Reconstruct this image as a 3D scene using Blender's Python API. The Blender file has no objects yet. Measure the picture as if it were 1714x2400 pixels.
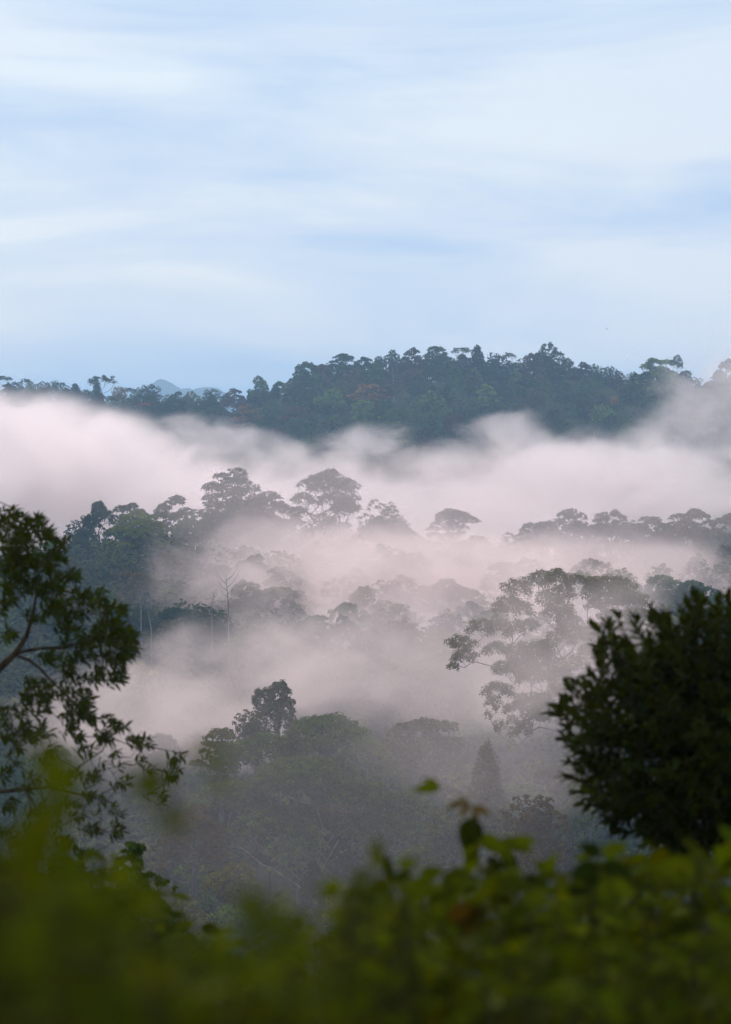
import bpy, math, random
import numpy as np
from mathutils import Vector

sc = bpy.context.scene
COL = sc.collection
rad = math.radians

# ------------------------------------------------------------------ camera
K = 1.0372e-4                 # radians per photo pixel (144 mm lens on a 24x36 frame)
EYE = 100.0                   # eye height above the valley datum
HOR = 960.0                   # photo row of the horizon
cam_d = bpy.data.cameras.new('camera')
cam = bpy.data.objects.new('camera', cam_d)
COL.objects.link(cam)
cam.location = (0, 0, EYE)
cam.rotation_euler = (rad(90), 0, 0)
cam_d.sensor_fit = 'VERTICAL'
cam_d.sensor_height = 36
cam_d.sensor_width = 24
cam_d.lens = 36 / 2400 / K
cam_d.shift_y = -(1200 - HOR) / 2400
cam_d.clip_start = 0.1
cam_d.clip_end = 60000
cam_d.dof.use_dof = True
cam_d.dof.focus_distance = 800
cam_d.dof.aperture_fstop = 4.2
cam_d.dof.aperture_blades = 9
sc.camera = cam

# ------------------------------------------------------------------ world
SUN_EL, SUN_AZ = 33.0, -26.0   # ahead of the camera and to the left
world = bpy.data.worlds.new('World')
sc.world = world
world.use_nodes = True
nt = world.node_tree
nt.nodes.clear()
N = nt.nodes.new
L = nt.links.new
out = N('ShaderNodeOutputWorld')
bg = N('ShaderNodeBackground'); bg.inputs['Strength'].default_value = 0.1
sky = N('ShaderNodeTexSky'); sky.sky_type = 'NISHITA'; sky.sun_disc = False
sky.sun_elevation = rad(SUN_EL); sky.sun_rotation = rad(SUN_AZ)
sky.altitude = 100; sky.air_density = 1.0; sky.dust_density = 0.6; sky.ozone_density = 2.0
tc = N('ShaderNodeTexCoord')
def cloud_noise(scale, loc, detail, rough, dist):
    mp = N('ShaderNodeMapping'); mp.inputs['Scale'].default_value = scale
    mp.inputs['Location'].default_value = loc
    mp.inputs['Rotation'].default_value = (0, rad(1.2), 0)
    L(tc.outputs['Generated'], mp.inputs['Vector'])
    n = N('ShaderNodeTexNoise'); n.inputs['Scale'].default_value = 1
    n.inputs['Detail'].default_value = detail; n.inputs['Roughness'].default_value = rough
    n.inputs['Distortion'].default_value = dist
    L(mp.outputs['Vector'], n.inputs['Vector'])
    return n.outputs['Fac']
def ramp(fac, stops):
    r = N('ShaderNodeValToRGB')
    cr = r.color_ramp
    while len(cr.elements) < len(stops): cr.elements.new(0.5)
    for e, (p, c) in zip(cr.elements, stops):
        e.position = p; e.color = (*c, 1) if len(c) == 3 else c
    L(fac, r.inputs['Fac'])
    return r
def mixc(f, a, b, fv=None):
    m = N('ShaderNodeMix'); m.data_type = 'RGBA'
    if f is not None: L(f, m.inputs[0])
    else: m.inputs[0].default_value = fv
    for s, i in ((a, 6), (b, 7)):
        if isinstance(s, tuple): m.inputs[i].default_value = (*s, 1)
        else: L(s, m.inputs[i])
    return m.outputs[2]
# high thin veil, then streaks of brighter ice cloud
veil = ramp(cloud_noise((4.0, 4.0, 30.0), (3.1, 0.4, 1.7), 3, 0.5, 0.3), [(0.35, (0.72,)*3), (0.65, (0.96,)*3)])
c1 = mixc(veil.outputs['Color'], sky.outputs['Color'], (6.5, 7.2, 8.3))
streak = ramp(cloud_noise((9.0, 9.0, 75.0), (7.3, 2.2, 0.35), 6, 0.58, 0.9), [(0.45, (0.0,)*3), (0.80, (0.34,)*3)])
c2 = mixc(streak.outputs['Color'], c1, (6.9, 7.2, 8.0))
shade = ramp(cloud_noise((6.5, 6.5, 34.0), (2.3, 5.2, 4.1), 5, 0.55, 0.8), [(0.42, (0.0,)*3), (0.70, (0.85,)*3)])
c3 = mixc(shade.outputs['Color'], c2, (4.2, 5.7, 7.9))
L(c3, bg.inputs['Color'])
L(bg.outputs['Background'], out.inputs['Surface'])

sun_d = bpy.data.lights.new('sun', 'SUN')
sun_d.energy = 2.4; sun_d.angle = rad(12); sun_d.color = (1.0, 0.83, 0.75)
sun = bpy.data.objects.new('sun', sun_d); COL.objects.link(sun)
az = rad(SUN_AZ)
sdir = Vector((math.sin(az) * math.cos(rad(SUN_EL)), math.cos(az) * math.cos(rad(SUN_EL)), math.sin(rad(SUN_EL))))
sun.rotation_euler = (-sdir).to_track_quat('-Z', 'Y').to_euler()
sun.location = (-300, 300, 500)

sc.view_settings.view_transform = 'Standard'
sc.view_settings.look = 'None'
sc.view_settings.gamma = 1.0
sc.view_settings.exposure = 0.2
sc.view_settings.use_curve_mapping = False

cy = sc.cycles
cy.use_denoising = True
cy.use_adaptive_sampling = True
cy.adaptive_threshold = 0.03
cy.adaptive_min_samples = 16
cy.max_bounces = 10
cy.diffuse_bounces = 2
cy.glossy_bounces = 1
cy.transmission_bounces = 2
cy.volume_bounces = 8
cy.transparent_max_bounces = 48
cy.volume_step_rate = 1.0
cy.volume_max_steps = 128
cy.sample_clamp_indirect = 6

# ------------------------------------------------------------------ helpers
def P(px, py, d):
    return Vector(((px - 857) * K * d, d, EYE - (py - HOR) * K * d))
def NP(px, py, d):
    return np.array([(px - 857) * K * d, d, EYE - (py - HOR) * K * d])

ROWS = [  # distance: ground height at photo columns 0, 400, 857, 1300, 1714
    (-80, [97, 97, 97, 97, 97]), (0, [98.3] * 5), (6, [98.1] * 5), (12, [97.4] * 5), (20, [95.5] * 5),
    (34, [92] * 5), (50, [86.5] * 5), (75, [78] * 5), (110, [66] * 5), (200, [50] * 5), (330, [40, 39, 38, 39, 40]),
    (430, [38, 37, 35, 36, 37]), (520, [36, 35, 32, 35, 37]), (610, [38, 38, 33, 34, 38]), (690, [45, 45, 37, 38, 42]), (800, [57, 57, 49, 49, 52]),
    (900, [59, 63, 56, 52, 58]), (1010, [58, 66, 62, 56, 62]), (1100, [44, 46, 46, 42, 44]), (1280, [24, 22, 20, 24, 26]),
    (1400, [45, 42, 50, 52, 50]), (1500, [62, 58, 68, 69, 67]), (1700, [77, 70, 89, 90, 84]), (1900, [98, 91, 114, 114, 103]), (2080, [82, 76, 92, 92, 84]),
    (2600, [25] * 5), (4000, [5] * 5), (60000, [2] * 5)]
RD = [r[0] for r in ROWS]
RC = [0, 400, 857, 1300, 1714]
def ground(x, y):
    px = 857 + x / max(y, 5.0) / K
    px = min(max(px, 0), 1714)
    vals = [np.interp(px, RC, r[1]) for r in ROWS]
    z = float(np.interp(y, RD, vals))
    amp = min(max((y - 60) / 400, 0), 1)
    z += amp * (1.6 * math.sin(x * 0.043 + 1.3) * math.cos(y * 0.031) + 1.1 * math.sin(x * 0.011 - y * 0.017))
    return z

def mesh_np(name, v, f, mats=(), smooth=False):
    """v: (n,3) array, f: (m,k) int array with k = 3 or 4, or list of such arrays"""
    me = bpy.data.meshes.new(name)
    if not isinstance(f, list): f = [f]
    f = [np.asarray(a, dtype=np.int32) for a in f if len(a)]
    me.vertices.add(len(v))
    me.vertices.foreach_set('co', np.asarray(v, dtype=np.float32).ravel())
    loops = np.concatenate([a.ravel() for a in f])
    totals = np.concatenate([np.full(len(a), a.shape[1], dtype=np.int32) for a in f])
    starts = np.concatenate(([0], np.cumsum(totals)[:-1])).astype(np.int32)
    me.loops.add(len(loops))
    me.loops.foreach_set('vertex_index', loops)
    me.polygons.add(len(totals))
    me.polygons.foreach_set('loop_start', starts)
    me.polygons.foreach_set('loop_total', totals)
    if smooth: me.polygons.foreach_set('use_smooth', np.ones(len(totals), dtype=bool))
    me.update(calc_edges=True)
    for m in mats: me.materials.append(m)
    return me

def link(name, data, parent=None, loc=None, **props):
    o = bpy.data.objects.new(name, data)
    COL.objects.link(o)
    if parent is not None: o.parent = parent
    if loc is not None: o.location = loc
    for k, val in props.items(): o[k] = val
    return o
def thing(name, label, cat, loc, group=None):
    o = link(name, None, loc=loc)
    o.empty_display_size = 0.5
    o['label'] = label; o['category'] = cat
    if group: o['group'] = group
    return o

# ------------------------------------------------------------------ materials
def new_mat(name):
    m = bpy.data.materials.new(name); m.use_nodes = True
    m.node_tree.nodes.clear()
    return m, m.node_tree.nodes.new, m.node_tree.links.new
def foliage_mat(name, nscale=0.35, transl=0.0, gloss=0.0, spread=0.45):
    m, N, L = new_mat(name)
    o = N('ShaderNodeOutputMaterial')
    info = N('ShaderNodeObjectInfo')
    geo = N('ShaderNodeNewGeometry')
    n = N('ShaderNodeTexNoise'); n.inputs['Scale'].default_value = nscale; n.inputs['Detail'].default_value = 2
    L(geo.outputs['Position'], n.inputs['Vector'])
    mul = N('ShaderNodeMath'); mul.operation = 'MULTIPLY_ADD'
    mul.inputs[1].default_value = spread * 2.4; mul.inputs[2].default_value = 1 - spread * 1.2
    L(n.outputs['Fac'], mul.inputs[0])
    isl = N('ShaderNodeMath'); isl.operation = 'MULTIPLY_ADD'
    isl.inputs[1].default_value = spread; isl.inputs[2].default_value = 1 - spread * 0.5
    L(geo.outputs['Random Per Island'], isl.inputs[0])
    pr = N('ShaderNodeMath'); pr.operation = 'MULTIPLY'
    L(mul.outputs[0], pr.inputs[0]); L(isl.outputs[0], pr.inputs[1])
    hsv = N('ShaderNodeHueSaturation')
    hh = N('ShaderNodeMath'); hh.operation = 'MULTIPLY_ADD'; hh.inputs[1].default_value = 0.05; hh.inputs[2].default_value = 0.475
    L(geo.outputs['Random Per Island'], hh.inputs[0]); L(hh.outputs[0], hsv.inputs['Hue'])
    L(info.outputs['Color'], hsv.inputs['Color']); L(pr.outputs[0], hsv.inputs['Value'])
    d = N('ShaderNodeBsdfDiffuse'); L(hsv.outputs['Color'], d.inputs['Color'])
    surf = d.outputs[0]
    if transl:
        t = N('ShaderNodeBsdfTranslucent')
        tcol = N('ShaderNodeMix'); tcol.data_type = 'RGBA'; tcol.blend_type = 'MULTIPLY'; tcol.inputs[0].default_value = 1
        tcol.inputs[7].default_value = (1.5, 1.35, 0.35, 1)
        L(hsv.outputs['Color'], tcol.inputs[6]); L(tcol.outputs[2], t.inputs['Color'])
        mx = N('ShaderNodeMixShader'); mx.inputs[0].default_value = transl
        L(surf, mx.inputs[1]); L(t.outputs[0], mx.inputs[2]); surf = mx.outputs[0]
    if gloss:
        g = N('ShaderNodeBsdfGlossy'); g.inputs['Roughness'].default_value = 0.42; g.inputs['Color'].default_value = (0.9, 0.9, 0.9, 1)
        mx = N('ShaderNodeMixShader'); mx.inputs[0].default_value = gloss
        L(surf, mx.inputs[1]); L(g.outputs[0], mx.inputs[2]); surf = mx.outputs[0]
    L(surf, o.inputs['Surface'])
    return m
M_FAR = foliage_mat('far_leaf', 0.22, 0.0, 0.0, 0.6)
M_MID = foliage_mat('mid_leaf', 0.5, 0.15, 0.0, 0.6)
M_NEAR = foliage_mat('near_leaf', 2.0, 0.2, 0.004)
M_CLOSE = foliage_mat('close_leaf', 9.0, 0.34, 0.002, 0.5)

def bark_mat(name, c1, c2, scale):
    m, N, L = new_mat(name)
    o = N('ShaderNodeOutputMaterial')
    geo = N('ShaderNodeNewGeometry')
    mp = N('ShaderNodeMapping'); mp.inputs['Scale'].default_value = (scale, scale, scale * 0.25)
    L(geo.outputs['Position'], mp.inputs['Vector'])
    n = N('ShaderNodeTexNoise'); n.inputs['Scale'].default_value = 1; n.inputs['Detail'].default_value = 5
    L(mp.outputs['Vector'], n.inputs['Vector'])
    r = N('ShaderNodeValToRGB'); r.color_ramp.elements[0].position = 0.35; r.color_ramp.elements[1].position = 0.65
    r.color_ramp.elements[0].color = (*c1, 1); r.color_ramp.elements[1].color = (*c2, 1)
    L(n.outputs['Fac'], r.inputs['Fac'])
    d = N('ShaderNodeBsdfDiffuse'); L(r.outputs['Color'], d.inputs['Color'])
    L(d.outputs[0], o.inputs['Surface'])
    return m
M_BARK = bark_mat('bark_grey', (0.06, 0.05, 0.042), (0.14, 0.12, 0.10), 1.2)
M_PALE = bark_mat('bark_pale', (0.13, 0.10, 0.085), (0.26, 0.22, 0.19), 1.0)
M_TWIG = bark_mat('bark_brown', (0.035, 0.025, 0.015), (0.085, 0.06, 0.035), 14)
M_STEM = bark_mat('green_stem', (0.03, 0.035, 0.008), (0.07, 0.065, 0.02), 30)

def ground_mat():
    m, N, L = new_mat('forest_floor')
    o = N('ShaderNodeOutputMaterial')
    geo = N('ShaderNodeNewGeometry')
    n = N('ShaderNodeTexNoise'); n.inputs['Scale'].default_value = 0.08; n.inputs['Detail'].default_value = 8
    L(geo.outputs['Position'], n.inputs['Vector'])
    r = N('ShaderNodeValToRGB'); r.color_ramp.elements[0].position = 0.35; r.color_ramp.elements[1].position = 0.7
    r.color_ramp.elements[0].color = (0.022, 0.028, 0.010, 1); r.color_ramp.elements[1].color = (0.05, 0.052, 0.022, 1)
    L(n.outputs['Fac'], r.inputs['Fac'])
    d = N('ShaderNodeBsdfDiffuse'); L(r.outputs['Color'], d.inputs['Color'])
    bp = N('ShaderNodeBump'); bp.inputs['Strength'].default_value = 0.6; bp.inputs['Distance'].default_value = 0.5
    L(n.outputs['Fac'], bp.inputs['Height']); L(bp.outputs[0], d.inputs['Normal'])
    L(d.outputs[0], o.inputs['Surface'])
    return m

# ------------------------------------------------------------------ ground and mountain
def build_ground():
    ys = np.concatenate([np.linspace(-60, 40, 41), np.geomspace(43, 200, 30), np.linspace(206, 2100, 160), np.geomspace(2150, 20000, 24)])
    nx = 121
    v = []
    for y in ys:
        w = 60 + 0.55 * max(y, 0)
        for t in np.linspace(-1, 1, nx):
            x = w * (0.35 * t + 0.65 * t ** 3)
            v.append((x, y, ground(x, y)))
    idx = np.arange(len(ys) * nx).reshape(len(ys), nx)
    f = np.stack([idx[:-1, :-1], idx[:-1, 1:], idx[1:, 1:], idx[1:, :-1]], -1).reshape(-1, 4)
    link('ground', mesh_np('ground', np.array(v), f, [ground_mat()], True), kind='structure')
build_ground()

def build_mountain():
    # ridge line in photo pixels (column, row), 12 km away
    D = 9000
    prof = [(180, 985), (250, 965), (300, 950), (335, 915), (352, 903), (366, 893), (378, 888), (392, 892), (408, 902), (425, 911), (440, 909), (452, 913),
            (470, 909), (486, 907), (505, 909), (520, 916), (545, 930), (600, 950), (680, 965), (780, 985)]
    rng = np.random.default_rng(5)
    xs = np.linspace(140, 820, 140)
    pr = np.interp(xs, [p[0] for p in prof], [p[1] for p in prof]) + rng.normal(0, 0.7, len(xs))
    rows = 12
    v = []
    for j in range(-rows, rows + 1):
        t = abs(j) / rows
        for i, x in enumerate(xs):
            top = EYE + (HOR - pr[i]) * K * D
            z = 2 + max(top - 2, 0) * (1 - t) ** 1.2 * (1 + 0.10 * math.sin(i * 0.9 + j * 1.7) * (t * 2 if t < .5 else 1)) - 3 * t
            v.append(((x - 857) * K * D, D + j * 70 + 25 * math.sin(i * 0.35), z))
    idx = np.arange((2 * rows + 1) * len(xs)).reshape(2 * rows + 1, len(xs))
    f = np.stack([idx[:-1, :-1], idx[:-1, 1:], idx[1:, 1:], idx[1:, :-1]], -1).reshape(-1, 4)
    link('mountain', mesh_np('mountain', np.array(v), f, [bpy.data.materials['forest_floor']], True), kind='structure')
build_mountain()

# ------------------------------------------------------------------ tree building
def tubes(paths, sides=5):
    """paths: list of (pts (n,3), radii (n,)) -> verts, quads"""
    V, F, base = [], [], 0
    ang = np.linspace(0, 2 * np.pi, sides, endpoint=False)
    for pts, rr in paths:
        pts = np.asarray(pts, float); n = len(pts)
        if n < 2: continue
        t = np.gradient(pts, axis=0)
        t /= np.linalg.norm(t, axis=1)[:, None] + 1e-9
        ref = np.array([0.0, 0.0, 1.0]) if abs(t[:, 2]).mean() < 0.8 else np.array([1.0, 0.0, 0.0])
        a = np.cross(t, ref); a /= np.linalg.norm(a, axis=1)[:, None] + 1e-9
        b = np.cross(t, a)
        ring = (a[:, None, :] * np.cos(ang)[None, :, None] + b[:, None, :] * np.sin(ang)[None, :, None]) * np.asarray(rr)[:, None, None]
        V.append((pts[:, None, :] + ring).reshape(-1, 3))
        idx = base + np.arange(n * sides).reshape(n, sides)
        nxt = np.roll(idx, -1, axis=1)
        F.append(np.stack([idx[:-1], nxt[:-1], nxt[1:], idx[1:]], -1).reshape(-1, 4))
        base += n * sides
    return np.concatenate(V), np.concatenate(F)

def leaf_cloud(cl, n_per, size, rng, up=0.35, shell=0.7, aspect=1.7, under=0.35, flat=0.78):
    """cl: (k,5) clump centres x,y,z, horizontal radius, vertical radius. Small leaf-clump faces on each clump."""
    cl = np.asarray(cl, float)
    wts = (cl[:, 3] * cl[:, 3]); wts = wts / wts.mean()
    cnt = np.maximum((n_per * wts).astype(int), 6)
    idx = np.repeat(np.arange(len(cl)), cnt)
    n = len(idx)
    d = rng.normal(size=(n, 3)); d[:, 2] += up
    d /= np.linalg.norm(d, axis=1)[:, None]
    low = (d[:, 2] < 0) & (rng.random(n) > under)
    d[low, 2] *= -1
    r = shell + (1.06 - shell) * rng.random(n) ** 0.6
    # lumpy clump surface
    ph = idx * 1.7
    lump = 1 + 0.13 * np.sin(d[:, 0] * 5 + ph) * np.cos(d[:, 1] * 5.3 - ph) + 0.09 * np.sin(d[:, 2] * 8 + ph * 2)
    pos = cl[idx, :3] + d * (r * lump)[:, None] * np.stack([cl[idx, 3], cl[idx, 3], cl[idx, 4]], -1)
    nrm = d * flat + rng.normal(size=(n, 3)) * (1 - flat) * 0.8 + np.array([0, 0, 0.25])
    nrm /= np.linalg.norm(nrm, axis=1)[:, None]
    a = np.cross(nrm, rng.normal(size=(n, 3))); a /= np.linalg.norm(a, axis=1)[:, None] + 1e-9
    b = np.cross(nrm, a)
    s = size * (0.55 + 0.9 * rng.random(n))[:, None]
    a = a * s * aspect * 0.5; b = b * s * 0.5
    v = np.stack([pos - a, pos - b * 0.9 - a * 0.15, pos + a, pos + b * 0.9 + a * 0.1], 1).reshape(-1, 3)
    f = np.arange(n * 4).reshape(n, 4)
    return v, f

def grow(spine, clumps, rng, tip=0.05, sag=0.12, limb_groups=False, power=2.4, jit=0.06, updown=0.5, guides=None):
    """connect every clump to the nearest node of the growing tree; pipe-model radii"""
    nodes = [np.array(p, float) for p in spine]
    par = [-1] + list(range(len(spine) - 1))
    for gpath in (guides or []):
        arr = np.array(nodes); prev = int(np.argmin(np.linalg.norm(arr - np.array(gpath[0]), axis=1)))
        for q in gpath:
            nodes.append(np.array(q, float)); par.append(prev); prev = len(nodes) - 1
    fork = np.array(spine[max(len(spine) // 2 - 1, 0)])
    order = sorted(range(len(clumps)), key=lambda i: np.linalg.norm(np.array(clumps[i][:3]) - fork))
    first = 0
    for ci in order:
        c = clumps[ci]
        tgt = np.array([c[0], c[1], c[2] - 0.25 * c[4]])
        arr = np.array(nodes)
        dv = tgt - arr
        dist = np.linalg.norm(dv, axis=1)
        pen = np.maximum(-dv[:, 2], 0) * 1.5 + np.abs(np.linalg.norm(dv[:, :2], axis=1) - 0) * 0.15
        hub = np.linalg.norm(arr - fork, axis=1)
        # avoid doubling back: nodes farther out than the target cost more
        back = np.maximum(hub - np.linalg.norm(tgt - fork), 0)
        hd = np.linalg.norm(dv[:, :2], axis=1)
        cost = dist + np.maximum(hd * 0.75 - dv[:, 2], 0) * 1.1 + pen * updown * 2 + back * 2 + hub * 0.0
        cost[0] += 1e6 if len(nodes) > 1 else 0
        k = int(np.argmin(cost))
        p0 = arr[k]; L_ = dist[k]
        steps = max(2, min(6, int(L_ / (np.linalg.norm(np.ptp(arr, axis=0)) * 0.06 + 1e-6)) + 1))
        prev = k
        off = rng.normal(size=3) * L_ * jit * 1.5
        for s in range(1, steps + 1):
            t = s / steps
            q = p0 + (tgt - p0) * t
            q = q + off * math.sin(math.pi * t) + rng.normal(size=3) * L_ * jit * 0.4 * (s < steps)
            q[2] -= sag * L_ * math.sin(math.pi * t) * 0.6
            nodes.append(q); par.append(prev); prev = len(nodes) - 1
    n = len(nodes)
    ch = [[] for _ in range(n)]
    for i in range(1, n): ch[par[i]].append(i)
    r = np.zeros(n)
    for i in range(n - 1, -1, -1):
        r[i] = tip if not ch[i] else sum(r[c] ** power for c in ch[i]) ** (1 / power)
    # paths: follow the thickest child
    ns = len(spine)
    limbs = []            # one list of paths per first-order limb
    trunk_path = (np.array(nodes[:ns]), r[:ns])
    def walk(i, acc, start):
        pts = [nodes[start], nodes[i]]; rr = [min(r[start], r[i] * 1.15), r[i]]
        cur = i
        while ch[cur]:
            kids = sorted(ch[cur], key=lambda c: -r[c])
            for c in kids[1:]: walk(c, acc, cur)
            cur2 = kids[0]
            pts.append(nodes[cur2]); rr.append(r[cur2]); cur = cur2
        acc.append((np.array(pts), np.array(rr)))
    for i in range(ns):
        for c in ch[i]:
            if c >= ns:
                acc = []; walk(c, acc, i); limbs.append(acc)
    return trunk_path, limbs

def crown_shape(kind, rng, k=None):
    """unit crown: width 1 (x,y in -0.5..0.5), height 1 (z 0..1); returns clumps x,y,z,rx,rz"""
    C = []
    def cap(cx, cy_, cz, sr, sz, m, low=0.1):
        ph = rng.random() * 6
        for q in range(m):
            z = 1 - (1 - low) * (q + 0.5) / m; aa = q * 2.39996 + ph
            rr = math.sqrt(max(1 - z * z, 0)) * (0.85 + 0.25 * rng.random())
            s = sr * (0.30 + 0.2 * rng.random())
            C.append((cx + sr * rr * math.cos(aa), cy_ + sr * rr * math.sin(aa), cz + sz * (z - 0.35), s, s * 0.8))
    if kind == 'umbrella':
        m = 18 if k is None else max(20, k // 3)
        for i in range(m):
            u = (i + 0.3) / m
            a = i * 2.39996 + rng.normal() * 0.3
            r = 0.40 * u ** 0.48 * (0.90 + 0.16 * rng.random())
            z = 0.10 + 0.77 * max(1 - (r / 0.43) ** 2.3, 0) + rng.normal() * 0.04
            sr = 0.085 + 0.06 * rng.random()
            cap(r * math.cos(a), r * math.sin(a), z, sr, sr * 0.95, 9, 0.15)
            if rng.random() < 0.45: cap(r * 0.7 * math.cos(a + .5), r * 0.7 * math.sin(a + .5), max(z - 0.26, 0.12), sr * 0.8, sr * 0.7, 6, 0.1)
    elif kind == 'flat':
        k = k or 24
        for i in range(k):
            a = i * 2.39996 + rng.normal() * 0.5
            u = (i + 0.5) / k
            r = 0.43 * u ** 0.55
            z = 0.62 + 0.26 * math.sqrt(max(1 - (r / 0.46) ** 2, 0)) + rng.normal() * 0.05
            s = 0.06 + 0.04 * rng.random()
            C.append((r * math.cos(a), r * math.sin(a), z, s, s * 1.0))
    elif kind == 'round':
        m = 18 if k is None else max(18, k // 3)
        for i in range(m):
            z = 1 - 1.75 * (i + 0.4) / m
            a = i * 2.39996 + rng.normal() * 0.3
            rr = math.sqrt(max(1 - z * z, 0)) * (0.85 + 0.22 * rng.random())
            sr = 0.11 + 0.06 * rng.random()
            cap(0.36 * rr * math.cos(a), 0.36 * rr * math.sin(a), 0.44 + 0.44 * z + rng.normal() * 0.03, sr, sr * 1.15, 7, -0.2)
        for i in range(10):
            C.append((rng.normal() * 0.1, rng.normal() * 0.1, 0.2 + 0.4 * rng.random(), 0.18, 0.2))
    elif kind == 'cone':
        k = k or 60
        for i in range(k):
            u = (i + 0.5) / k
            a = i * 2.39996 + rng.normal() * 0.3
            r = 0.40 * (u ** 0.62) * (0.85 + 0.25 * rng.random())
            s = 0.07 + 0.05 * rng.random()
            C.append((r * math.cos(a), r * math.sin(a), 0.93 - 0.86 * u + rng.normal() * 0.02, s, s * 0.9))
        for i in range(12):
            u = rng.random(); C.append((0, 0, 0.75 - 0.7 * u, 0.1 + 0.14 * u, 0.16))
    elif kind == 'irregular':
        subs = 5
        for j in range(subs):
            a = j * 2.4 + rng.random(); R = 0.24 * (j > 0) * (0.8 + 0.5 * rng.random())
            cx, cyy, cz = R * math.cos(a), R * math.sin(a), (0.78 if j == 0 else 0.30 + 0.42 * rng.random())
            sr = 0.16 + 0.07 * rng.random()
            for i in range(13):
                z = 1 - 1.35 * (i + 0.5) / 13; aa = i * 2.39996 + j
                rr = math.sqrt(max(1 - z * z, 0))
                s = 0.055 + 0.03 * rng.random()
                C.append((cx + sr * rr * math.cos(aa), cyy + sr * rr * math.sin(aa), cz + sr * 0.85 * z, s, s))
    elif kind == 'layered':
        for j in range(46):
            zl = 0.10 + 0.88 * rng.random()
            R = 0.50 * math.sqrt(max(1 - ((zl - 0.30) / 0.78) ** 2, 0.04)) * (0.6 + 0.5 * rng.random())
            a = j * 2.39996 + rng.random()
            for q in range(6):
                t = (q + 1) / 6
                C.append((R * t * math.cos(a) + rng.normal() * .012, R * t * math.sin(a) + rng.normal() * .012, zl + 0.05 * t - 0.13 * t * t + rng.normal() * 0.012,
                          0.055 * (1.25 - 0.6 * t), 0.020))
    return C

BOLE = 2.4
def make_proto(kind, seed, n_per, size, branch_r=0.012, k=None, **kw):
    rng = np.random.default_rng(seed)
    C = crown_shape(kind, rng, k)
    v, f = leaf_cloud(C, n_per, size, rng, **kw)
    crown = mesh_np('crown_' + kind, v, f, [M_FAR])
    z0 = {'umbrella': 0.12, 'flat': 0.2, 'round': 0.25, 'cone': 0.5, 'irregular': 0.3, 'layered': 0.8}[kind]
    lean = rng.normal() * 0.03
    spine = [(lean, 0, -BOLE), (lean * 0.6, 0, -1.2), (lean * 0.3, 0.0, -0.3), (0, 0, z0 * 0.5), (rng.normal() * 0.02, rng.normal() * 0.02, z0 + 0.05)]
    sub = C if kind == 'flat' else C[::3]
    tp, limbs = grow(spine, sub, rng, tip=branch_r * 0.35)
    rr = np.maximum(tp[1], branch_r * 1.4)
    paths = [(tp[0], rr * np.linspace(1.25, 0.8, len(rr)))] + [p for l in limbs for p in l]
    v, f = tubes(paths, 4)
    trunk = mesh_np('trunk_' + kind, v, f, [M_BARK], True)
    return trunk, crown
PROTO = {}
for kind, ns, n_per, size, kk in (('umbrella', 5, 14, 0.038, None), ('flat', 3, 40, 0.034, None), ('round', 5, 20, 0.042, None), ('cone', 3, 44, 0.042, None), ('irregular', 4, 36, 0.036, None)):
    for s in range(ns):
        PROTO.setdefault(kind, []).append(make_proto(kind, 100 + s * 7 + len(kind), n_per, size, under=0.3 if kind != 'round' else 0.5))

COLORS = {
    'dark green': (0.030, 0.050, 0.018), 'green': (0.060, 0.095, 0.022), 'light green': (0.110, 0.155, 0.028), 'olive green': (0.090, 0.094, 0.020),
    'brownish': (0.078, 0.062, 0.034), 'reddish brown': (0.100, 0.052, 0.040), 'orange brown': (0.190, 0.095, 0.028), 'grey green': (0.075, 0.082, 0.045),
    'red': (0.36, 0.06, 0.04), 'orange': (0.24, 0.11, 0.03), 'bright green': (0.110, 0.150, 0.014)}
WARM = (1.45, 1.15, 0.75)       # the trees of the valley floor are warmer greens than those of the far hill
TREES = []      # records for the labels
def place_tree(px, py, w, h, d, kind, colour, label=None, short=None, bark=None, rng=None, group=None):
    """a tree from a shared prototype: px,py crown top centre; w,h crown size in photo pixels; d distance"""
    rng = rng or random.Random(int(px * 31 + py * 17))
    tr, cr = PROTO[kind][rng.randrange(len(PROTO[kind]))]
    W, H = w * K * d * 1.04, h * K * d
    top = P(px, py, d)
    zc = top.z - H * 0.98
    g = ground(top.x, top.y)
    root = thing('tree', label or '', 'tree', (top.x, top.y, g), group)
    rz = rng.uniform(0, 6.28)
    oc = link('crown', cr, root, (0, 0, zc - g)); oc.scale = (W, W, H); oc.rotation_euler = (0, 0, rz)
    ot = link('trunk', tr, root, (0, 0, zc - g)); ot.scale = (W, W, H); ot.rotation_euler = (0, 0, rz)
    c = COLORS[colour]; j = rng.uniform(0.65, 1.55)
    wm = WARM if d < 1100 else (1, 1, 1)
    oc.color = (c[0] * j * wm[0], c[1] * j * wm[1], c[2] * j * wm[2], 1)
    TREES.append(dict(o=root, px=px, py=py, w=w, h=h, d=d, kind=kind, colour=colour, short=short, label=label))
    return root

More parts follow.
